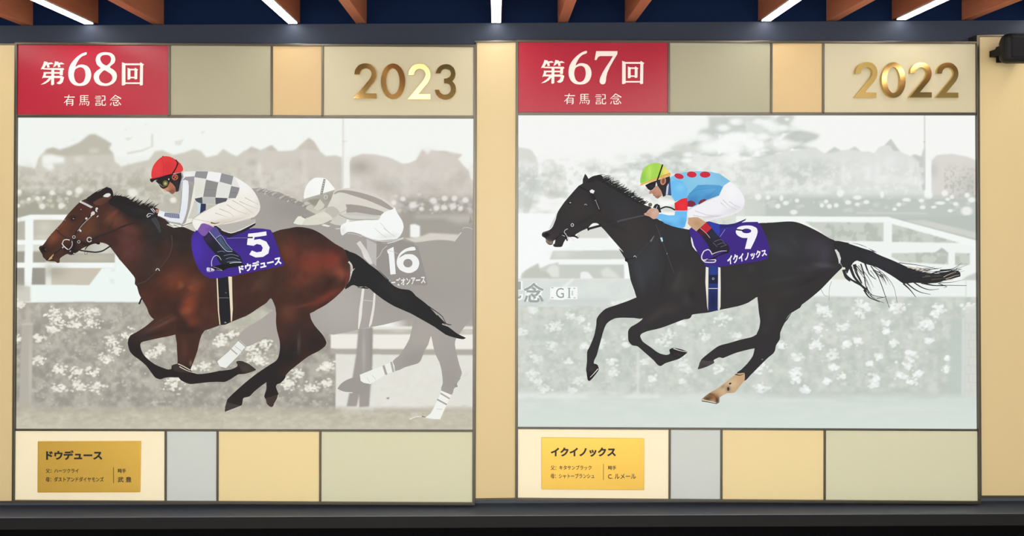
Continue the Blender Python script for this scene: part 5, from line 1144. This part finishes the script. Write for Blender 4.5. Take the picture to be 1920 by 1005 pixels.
hoofs2[1].poly(B8('222,580 290,590 340,582 347,605 280,640 195,666 202,635'), (74, 68, 68), [B8.b(240, 640, 50, 30, 0, (58, 52, 52))], 4, 2)
horse2.poly(cat_([B1('80,650 92,630 150,610 182,578 210,510 230,440 290,350 340,290 420,200 465,170 500,140 560,102 610,94 640,110 670,140 720,170 800,215 850,250 930,302 1000,342 1060,378 1112,398'), PX('1235,412 1280,428 1300,432 1340,440 1400,430'), B4('700,95 800,90'), B5('90,88 150,86 270,77 340,78 400,92 480,125 580,175 680,235 735,262 752,330 765,400 786,480 800,508 770,540 710,600 600,715 500,800 420,860 310,945 265,1005'),
           B8('1080,125 1010,230 900,260 800,230 772,140 762,60'), B4('712,785 620,840 540,870 450,890 350,910 240,935 150,945 90,955'), B7('1085,270 1060,290 1020,295 900,300 760,280 640,200 570,88 545,0'), B3('165,790 145,720 110,620 85,470 60,440 58,425 0,330'),
           B1('850,820 800,760 730,680 670,610 640,580 620,560 600,546 565,545 540,562 515,590 450,620 400,650 385,670 320,682 290,720 270,765 235,770 200,768 185,750 205,708 190,712 180,745 150,750 120,725 115,690 85,670')]), K, kb, 3.0, 3)
fore2b.poly(B7('640,180 1080,200 1090,245 1082,275 1060,290 1020,295 940,325 800,377 680,405 620,430 605,455 630,505 700,555 760,600 800,620 850,630 885,618 880,580 920,564 1000,580 1052,602 1045,612 975,665 900,690 840,710 800,735 770,725 730,680 650,610 580,550 530,540 495,500 490,430 495,395 520,365 580,330 630,285'), K, kb, 3.0, 3)
hoofs2[2].poly(B7('880,580 920,564 1000,580 1052,602 1045,612 975,665 915,650 890,615'), (40, 36, 38), [B7.b(960, 630, 50, 24, 0, (56, 50, 52))], 4, 2); hoofs2[2].line(B7('918,570 980,590 1050,604'), 1.7, (222, 218, 212), 0.8)
hind2a.poly(cat_([B5('10,720 200,760 420,860 310,945 265,1005'), B8('1080,125 1010,230 970,320 966,380 930,440 920,490 900,520 850,560 760,650 690,720 630,775 560,705 600,670 660,610 710,540 728,468 745,340 770,280 780,210 770,140 762,60')]), K, kb, 3.0, 3)
hind2a.disc(B8([(800, 572)])[0], 1.8, 1.6, (110, 104, 100))
sock2.poly(B8('632,700 636,740 630,775 585,830 545,880 510,890 470,890 400,930 398,975 370,990 300,975 230,965 230,945 300,890 370,850 440,800 490,760 555,708 600,702'), (196, 166, 128), [B8.b(600, 760, 40, 40, 0, (206, 160, 120), .8), B8.b(520, 800, 60, 50, -30, (218, 190, 150), .8), B8.b(430, 870, 40, 40, 0, (206, 180, 142), .7), B8.b(320, 920, 70, 40, 10, (122, 84, 52), .95), B8.b(350, 930, 26, 26, 0, (158, 108, 66), .7), B8.b(480, 850, 24, 30, 0, (110, 92, 74), .8), B8.b(280, 945, 40, 20, 0, (60, 44, 34), .8), B8.b(375, 960, 20, 40, 0, (48, 38, 32), .8), B8.b(430, 830, 24, 16, -30, (140, 122, 96), .6)], 2.6, 2)
sock2.line(B8('232,950 290,965 365,982'), 1.6, (224, 220, 212), 1.0); sock2.line(B8('230,965 300,976 370,990'), 1.2, (44, 36, 32)); sock2.disc(B8([(498, 800)])[0], 2.6, 1.6, (50, 42, 36), -20); sock2.disc(B8([(480, 850)])[0], 2.0, 3.6, (60, 50, 42)); sock2.line(B8('545,712 590,722 628,706'), 2.2, (58, 46, 40), 0.6); sock2.line(B8('300,895 340,905 370,940'), 1.2, (84, 60, 42), 0.5)
# mane and ears
mane2.poly(B1('465,172 466,130 488,78 505,100 520,128 505,160'), K, (), None, 1); mane2.poly(B1('500,165 520,128 560,104 612,92 645,95 660,130 640,150 590,140 540,160'), (38, 36, 38), (), None, 2)
for i in range(62):
    t = i / 61; bx = 640 + 400 * t; by = 120 + 235 * t + 8 * math.sin(i * 1.7); l = rnd.uniform(36, 90) * (1.0 - 0.45 * t)
    mane2.line(B1([(bx - 16, by + 10), (bx + l * .5, by + 2), (bx + l * 1.0, by - l * rnd.uniform(.0, .45))]), rnd.uniform(1.0, 2.4), (40, 38, 40), 0.2)
    mane2.line(B1([(bx - 22, by + 18), (bx + l * .3, by - l * .10), (bx + l * .75, by - l * rnd.uniform(.05, .30)), (bx + l, by - l * rnd.uniform(.2, .6))]), rnd.uniform(1.4, 3.2), (36, 34, 36), 0.2)
for s in ('600,95 650,88 690,95', '640,110 680,98', '650,150 700,150 720,120', '690,175 760,150 790,155'): mane2.line(B1(s), 1.4, (36, 34, 36), 0.3)
# face and tack
head2.disc(B1([(128, 655)])[0], 5.0, 3.6, (26, 23, 24), -20); head2.line(B1('95,640 120,625 150,625'), 1.0, (108, 100, 98), .4); head2.line(B1('205,708 240,665 270,640'), 1.8, (26, 22, 24), .6); head2.poly(B1('116,690 150,720 182,715 178,742 150,750 122,728'), (132, 118, 104), [B1.b(150, 745, 40, 10, 10, (80, 68, 60))], 3, 1); head2.poly(B1('190,716 208,700 202,735 186,748'), (240, 240, 236), (), None, 0)
head2.disc(B1([(345, 354)])[0], 4.0, 2.6, (26, 24, 26), -25); head2.disc(B1([(348, 352)])[0], 1.7, 1.0, (186, 190, 198))
head2.poly(B1('200,490 215,500 185,575 140,610 165,560'), (214, 216, 214), (), None, 1)
TK = (36, 34, 37)
bridle2.line(B1('425,195 480,225 560,270'), 3.0, TK); bridle2.poly(B1('530,240 552,226 578,240 566,266 538,258'), (238, 236, 226), (), None, 0); bridle2.line(B1('545,270 590,330 620,410 630,430'), 4.4, (33, 31, 34)); bridle2.line(B1('590,335 605,375 622,415'), 1.1, (150, 150, 156)); bridle2.line(B1('580,332 592,328'), 1.3, (170, 170, 174))
bridle2.line(B1('480,372 492,365 505,375'), 1.1, (170, 170, 176)); bridle2.disc(B1([(367, 562)])[0], 3.0, 3.2, (206, 206, 210), 0, .62); bridle2.line(B1('325,598 300,610 292,630 305,650'), 1.2, (190, 192, 200)); bridle2.line(B1('270,655 310,672 350,680 385,712'), 1.3, (206, 206, 212), .7); bridle2.line(B1('300,640 330,690 330,705'), 1.2, (190, 190, 196)); bridle2.line(B1('355,665 390,668 425,685'), 3.2, (30, 28, 31)); bridle2.disc(B1([(425, 670)])[0], 2.4, 3, (180, 180, 180), 0, .75); bridle2.line(B1('270,650 300,660 320,712'), 2.6, (30, 28, 31))
bridle2.line(B1('515,600 580,582 640,566'), 4.4, (38, 36, 39)); bridle2.line(B1('510,580 520,615'), 3, (34, 32, 35)); bridle2.line(B1('640,566 720,550 800,535'), 2.4, (52, 50, 53)); bridle2.line(B1('790,530 900,502 1050,470'), 3.8, (76, 74, 77), 2.2)
bridle2.disc(B1([(878, 890)])[0], 3.2, 3.4, (34, 32, 36)); bridle2.line(B1('880,890 920,880 965,865'), 1.6, (36, 34, 38)); bridle2.line(B1('945,862 958,852 972,868'), 1.3, (206, 206, 206), .6); bridle2.line(B1('970,860 1060,760 1110,700 1140,660'), 1.2, (64, 62, 64)); bridle2.line(B1('1105,718 1138,665'), 3.2, (112, 110, 114), 1.0)
bridle2.line(B3('350,105 380,180 402,240 455,380 480,450 520,560'), 1.5, (68, 64, 66)); bridle2.poly(B3('390,230 410,226 418,262 406,270'), (176, 220, 240), (), None, 0); bridle2.disc(B3([(455, 380)])[0], 1.0, 1.0, (140, 140, 144))
# tail
tail2.poly(cat_([B5('725,258 830,273 950,292 1050,330 1130,370'), B6('0,182 90,186 170,215 270,280 380,326 450,355 530,392 600,420 700,452 800,466 870,470 960,452 1040,440 1060,490 950,522 860,545 760,562 690,558 620,552 560,560 520,560 450,512 380,468 280,412 220,392 150,372'), B5('1060,490 1000,470 940,445 900,470 860,540 842,572 826,510 805,508 785,470 766,390 742,330')]), (42, 42, 46), [B6.b(300, 360, 200, 60, 25, (50, 50, 56), .7)], 5, 2)
tail2.poly(B5('728,342 745,340 770,370 788,425 780,465 770,478 762,430 745,380'), (214, 214, 208), (), None, 1)
HR = (46, 45, 48)
for s, w, w2 in (('0,500 60,545 120,580 180,640 240,700 340,745', 3.4, .6), ('-30,470 20,520 100,560 170,610 230,670 330,690', 4.4, .6), ('20,400 60,500 130,580 180,640', 6, 2), ('-40,430 -20,500 20,540', 7, 2), ('60,380 80,460 130,560', 7, 2), ('120,375 150,470 170,590 220,670', 2.6, 1.4), ('160,370 200,470 260,520', 3.4, 1), ('215,395 280,490 325,600 355,690 390,790', 2.0, .8), ('225,388 330,465 400,540 440,620 462,740', 1.2, .5),
                 ('240,430 330,480 380,540', 1.6, .6), ('520,560 580,615 640,690', 3.2, .8), ('545,550 620,610 690,645 780,664', 2.8, .6), ('610,542 690,595 770,620 860,612', 2.6, .6), ('690,555 800,578 910,582', 3.2, 1), ('800,580 920,578 1118,580', 1.6, .8), ('480,365 640,385 760,405 850,425', 1.4, .5), ('840,480 940,450 1070,428', 2.6, .4), ('850,500 960,480 1060,450', 3.2, .5), ('860,520 960,515 1060,492', 3.2, .6), ('780,470 880,440 960,440', 2, .5), ('900,470 1000,430 1075,425', 1.4, .3), ('850,560 930,590 900,600', 1.6, .4), ('150,620 200,690 300,735', 3.4, 1), ('270,700 340,690 365,680', 1.4, .5), ('180,590 200,660 260,700', 1.0, .5)):
    tail2.line(B6(s), w, HR, w2)
for k in range(46):
    t = k / 45; x, y = 640 + 300 * t, 420 + 130 * rnd.random()
    tail2.line(B6([(x - 60, y + 10), (x + 60, y + rnd.uniform(-4, 8)), (x + rnd.uniform(110, 200), y - rnd.uniform(10, 60) * (t + .2))]), rnd.uniform(1.0, 2.2), [(42, 41, 43), (44, 42, 44), (50, 47, 46), (92, 80, 70)][rnd.choice((0, 0, 1, 1, 2, 2, 3))], 0.3)
for k in range(26):
    x = rnd.uniform(20, 330); y = 380 + x * 0.28 + rnd.uniform(-20, 20); L = rnd.uniform(80, 260) * (1.1 - x / 500)
    g = rnd.choice((48, 70, 110, 140)); tail2.line(B6([(x, y), (x + L * .35, y + L * .45), (x + L * .62, y + L)]), rnd.uniform(.6, 1.8), (g, g - 2, g - 2), 0.3)
for s, w in (('560,405 640,420 720,445 800,450', 3.0), ('640,405 720,425 760,430', 1.6), ('900,500 960,470 1020,450', 1.2), ('920,520 1000,490 1050,480', 1.2)): tail2.line(B6(s), w, (196, 184, 168), .6)
for s in ('600,715 630,770 668,785', '700,640 680,700 675,820'): tail2.line(B5(s), .7, (90, 90, 92), .4)
# girth
girth2.poly(B4('245,440 338,440 332,560 332,700 328,915 245,922 242,700'), (37, 52, 116), [B4.b(290, 560, 50, 100, 0, (44, 66, 150), .6), B4.b(285, 830, 60, 120, 0, (28, 30, 74), .95)], 4, 0); girth2.poly(B4('247,580 332,580 332,662 247,662'), (28, 32, 58), (), None, 0); girth2.line(B4('245,708 330,708'), 1.2, (216, 218, 226)); girth2.disc(B4([(288, 616)])[0], 2.2, 2.2, (170, 176, 196), 0, .6)
girth2.poly(B4('218,504 243,510 241,700 240,920 230,880 222,760 214,650'), (234, 230, 218), [B4.b(240, 850, 10, 80, 0, (150, 146, 140))], 4, 0); girth2.poly(B4('335,507 356,512 358,700 356,880 345,917 330,905 333,700'), (236, 232, 220), [B4.b(332, 850, 8, 90, 0, (150, 146, 140))], 4, 0)
# cloth
cloth2.poly(B4('62,150 120,100 250,75 345,102 420,105 510,92 600,82 705,80 740,120 790,230 818,320 800,428 740,448 600,468 450,490 345,505 300,490 215,500 160,400 120,340 90,280 72,215'), (60, 36, 128), [B4.b(150, 250, 80, 90, 20, (66, 42, 140), .7), B4.b(430, 130, 110, 50, 0, (56, 44, 140), .7), B4.b(700, 380, 140, 90, 0, (66, 38, 132), .5), B4.b(260, 200, 60, 80, 0, (44, 40, 110), .6)], 4, 1)
cloth2.poly(B4('78,220 90,238 104,300 136,362 120,350 92,312 80,262'), (232, 230, 236), (), None, 1)
nine = smooth(B4('500,170 518,134 575,116 645,116 695,138 706,170 698,210 675,265'), 3, False)
nine = cat_([nine, B4('640,336 586,335 612,232'), smooth(B4('612,232 560,230 518,208 502,185'), 3, False)])
cloth2.poly(nine, (243, 242, 247), (), None, 0, [ell(*B4([(602, 166)])[0], 8.8, 4.4, 24)])
cloth2.line(B4('505,153 560,160 575,164'), 2.6, (28, 28, 36)); cloth2.line(B4('410,140 470,105 598,55'), 1.6, (70, 84, 180), .6)
cloth2.text('イクイノックス', B4([(416, 398), (786, 335), (796, 400), (424, 490)]), (244, 243, 248), 0.045)
saddle2 = E2(); saddle2.poly(B4('215,80 260,82 345,108 350,170 340,215 300,180 255,120'), (46, 62, 164), (), None, 0); saddle2.poly(B4('345,104 420,108 500,92 600,50 590,66 500,120 400,140 348,140'), (42, 40, 110), (), None, 1); saddle2.line(B4('352,220 380,180 400,150'), 1.0, (130, 136, 200))
# ---- the rider in sky blue silks
silks2, legs2, boot2, arm2, hand2, face2, helmet2, whip2 = [E2() for _ in range(8)]
boot2.poly(B2('640,722 665,690 725,635 776,692 850,782 930,850 946,890 930,905 870,905 800,945 770,925 745,860 690,780'), (36, 33, 48), [B2.b(680, 740, 40, 40, 0, (84, 30, 48), .9), B2.b(790, 760, 40, 60, -40, (44, 46, 66), .7)], 3, 2)
boot2.poly(B2('665,692 725,637 776,692 725,740'), (192, 36, 52), (), None, 0); boot2.poly(B2('555,592 600,588 645,590 725,637 665,690 630,722 590,690 550,650'), (200, 160, 124), [B2.b(640, 650, 40, 30, 30, (184, 142, 108))], 3, 1)
boot2.line(B2('668,692 725,742 760,785'), 1.0, (214, 160, 160)); boot2.line(B2('775,940 810,925 865,908 920,906'), 1.6, (206, 200, 206), .8)
for s in ('800,820 860,800 900,830', '830,850 880,830 915,855', '790,830 830,870', '860,870 920,848'): boot2.line(B2(s), .9, (120, 116, 134), .4)
boot2.line(B4('222,440 190,440 180,425 180,398 200,358 235,342 258,352 275,382'), 2.4, (222, 220, 222), 1.6); boot2.line(B4('190,442 215,460 300,460 310,438 220,434'), 1.9, (218, 216, 220)); boot2.poly(B4('215,440 310,405 370,372 440,345 436,372 340,400 300,432'), (30, 27, 36), (), None, 1)
legs2.poly(B2('950,254 1010,300 1060,360 1088,430 1072,500 1022,547 900,586 790,610 740,618 700,600 640,584 560,594 548,560 552,525 640,480 780,420 845,390 870,320 900,285'), (240, 239, 243), [B2.b(980, 520, 110, 40, -15, (218, 216, 220), .7), B2.b(760, 590, 130, 20, -10, (206, 203, 206), .7), B2.b(960, 340, 60, 80, 0, (246, 246, 248), .8)], 4, 2)
for s in ('880,425 940,480 1010,520', '600,570 720,588 880,570', '860,450 920,505', '620,530 740,570 860,585', '940,440 1000,480 1050,500'): legs2.line(B2(s), 1.0, (186, 180, 182), .3)
legs2.line(B2('552,520 600,492'), 2.0, (214, 204, 226))
silks2.poly(B2('385,215 430,188 520,165 640,155 760,160 850,180 952,250 890,292 845,385 720,432 600,492 546,492 545,412 430,440 396,390'), (132, 196, 230), [B2.b(450, 330, 60, 120, 0, (110, 190, 238), .8), B2.b(880, 230, 80, 50, 25, (120, 186, 216), .7), B2.b(700, 240, 160, 50, 0, (146, 204, 232), .6)], 4, 1)
silks2.poly(B2('546,395 590,340 640,292 720,288 850,290 880,300 845,385 720,432 600,492 547,480'), (82, 156, 208), [B2.b(600, 430, 70, 50, 0, (64, 130, 184), .8), B2.b(760, 330, 90, 30, -5, (100, 172, 220), .6), B2.b(740, 400, 60, 30, -20, (62, 128, 186), .6)], 4, 1)
for s in ('560,370 640,330 840,310', '740,400 800,350 840,310', '790,400 830,360', '640,292 740,286 850,288'): silks2.line(B2(s), 1.1, (64, 132, 190), .3)
for x, y, rx, ry, r in ((468, 203, 45, 25, 15), (588, 187, 46, 29, 5), (714, 188, 50, 29, 0)): silks2.disc(B2([(x, y)])[0], rx / 5.025, ry / 5.025, (206, 40, 62), r)
silks2.poly(B2('548,440 580,430 615,445 628,470 590,492 548,488'), (126, 40, 62), (), None, 1); silks2.poly(B2('648,460 670,428 710,416 730,428 690,450 655,470'), (130, 40, 60), (), None, 1)
arm2.poly(B2('388,260 440,240 500,250 548,320 546,408 490,416 430,442 405,400'), (108, 188, 238), [B2.b(480, 310, 50, 40, 0, (136, 206, 242), .7)], 4, 1)
arm2.poly(B2('425,456 490,416 546,406 549,526 490,528 430,526'), (226, 42, 52), [B2.b(500, 480, 40, 40, 0, (236, 52, 58)), B2.b(440, 500, 20, 30, 0, (206, 34, 46))], 4, 0)
arm2.poly(B2('250,602 268,562 300,556 370,572 425,570 432,532 549,530 546,610 528,675 500,695 460,688 400,672 330,645 290,612'), (108, 188, 240), [B2.b(500, 640, 40, 50, 0, (86, 166, 226), .8), B2.b(400, 600, 80, 30, 0, (122, 198, 244), .6), B2.b(360, 650, 90, 16, 15, (76, 150, 214), .7)], 4, 1)
arm2.line(B2('430,530 549,530'), 1.0, (190, 206, 230)); arm2.line(B2('545,540 540,620 522,680 498,696'), 1.0, (196, 220, 236), .5)
whip2.line(B2('290,512 340,492 390,500 430,522'), 2.8, (38, 38, 38)); whip2.poly(B2('222,500 240,470 262,462 288,478 292,510 302,545 280,545 268,515'), (42, 42, 42), (), None, 1); whip2.disc(B2([(196, 472)])[0], 3.8, 3.8, (112, 104, 76)); whip2.line(B2('252,512 264,480'), 1.3, (220, 218, 214), .5)
hand2.poly(B2('138,556 160,545 178,522 205,504 240,508 272,522 280,558 250,602 222,606 190,582 150,572'), (206, 166, 146), [B2.b(180, 560, 30, 16, 0, (186, 140, 122)), B2.b(240, 540, 30, 30, 0, (216, 178, 158))], 3, 2)
for s in ('185,530 205,548', '200,516 222,536', '160,550 190,562', '222,510 236,530'): hand2.line(B2(s), .7, (150, 106, 92), .3)
face2.poly(B2('344,378 350,320 376,240 386,240 396,386'), (56, 84, 128), (), None, 1); face2.poly(B2('342,375 346,310 366,270 372,280 362,378'), (190, 204, 224), (), None, 1)
face2.poly(B2('250,245 380,203 386,235 352,300 342,388 318,398 298,340 265,292'), (50, 42, 45), (), None, 1)
face2.poly(B2('245,300 262,290 298,345 308,385 268,416 245,405 230,385 214,364 188,372 184,362 194,338 225,330'), (192, 138, 114), [B2.b(270, 400, 30, 20, 0, (130, 96, 84), .8), B2.b(225, 365, 24, 14, 0, (150, 106, 90), .6), B2.b(262, 330, 20, 20, 0, (204, 152, 128), .6)], 3, 1); face2.line(B2('222,384 240,384'), .8, (110, 60, 56))
face2.poly(B2('148,288 200,262 255,243 245,300 222,328 198,337 175,325'), (30, 28, 31), [B2.b(210, 300, 20, 20, 0, (58, 54, 58))], 3, 1); face2.disc(B2([(318, 248)])[0], 5.4, 7.6, (198, 134, 108), 10); face2.disc(B2([(320, 248)])[0], 2.8, 5, (132, 82, 66), 10)
helmet2.poly(B2('108,276 106,215 128,142 175,96 235,78 292,84 340,118 380,168 388,182 300,212 200,250'), (166, 214, 84), [B2.b(190, 160, 30, 80, 10, (186, 226, 98), .8), B2.b(130, 220, 30, 60, 0, (140, 196, 84), .7), B2.b(345, 160, 46, 60, -30, (248, 222, 122), .97)], 3, 2)
helmet2.poly(B2('110,278 200,240 300,202 386,170 388,192 300,220 200,254 114,290 95,292'), (226, 134, 62), (), None, 1); helmet2.line(B2('112,276 200,246 300,212 386,182'), .9, (246, 216, 120)); helmet2.line(B2('95,292 200,256 300,224 388,194'), .8, (244, 206, 110))
helmet2.line(B2('314,92 290,165 262,245'), 2.8, (38, 36, 34)); helmet2.line(B2('185,110 195,170 190,235'), .7, (206, 236, 130))

hz2 = horse2.build('black_horse_print', box2, 'almost black racehorse with one pale hind foot, printed in full colour')
for k, n in ((fore2a, 'foreleg'), (fore2b, 'foreleg'), (hind2a, 'hind_leg'), (hind2b, 'hind_leg'), (tail2, 'tail'), (mane2, 'mane'), (head2, 'face_detail'), (bridle2, 'bridle'), (girth2, 'girth'), (saddle2, 'saddle')): k.build(n, hz2, None, 'stuff' if n in ('face_detail', 'bridle', 'mane', 'tail') else None)
for k in hoofs2: k.build('hoof', hz2)
sock2.build('pale_foot', hz2, 'pale tan lower hind leg'); cloth2.build('saddle_cloth', hz2, 'purple saddle cloth numbered 9')
jr2 = silks2.build('jockey_print', box2, 'jockey in sky blue silks with red spots and lime cap')
for k, n, l in ((legs2, 'breeches', None), (boot2, 'boot', None), (arm2, 'sleeve', 'blue sleeve with a red armband'), (hand2, 'hand', None), (whip2, 'whip', None), (face2, 'face', None), (helmet2, 'cap', 'lime and yellow cap')): k.build(n, jr2, l)
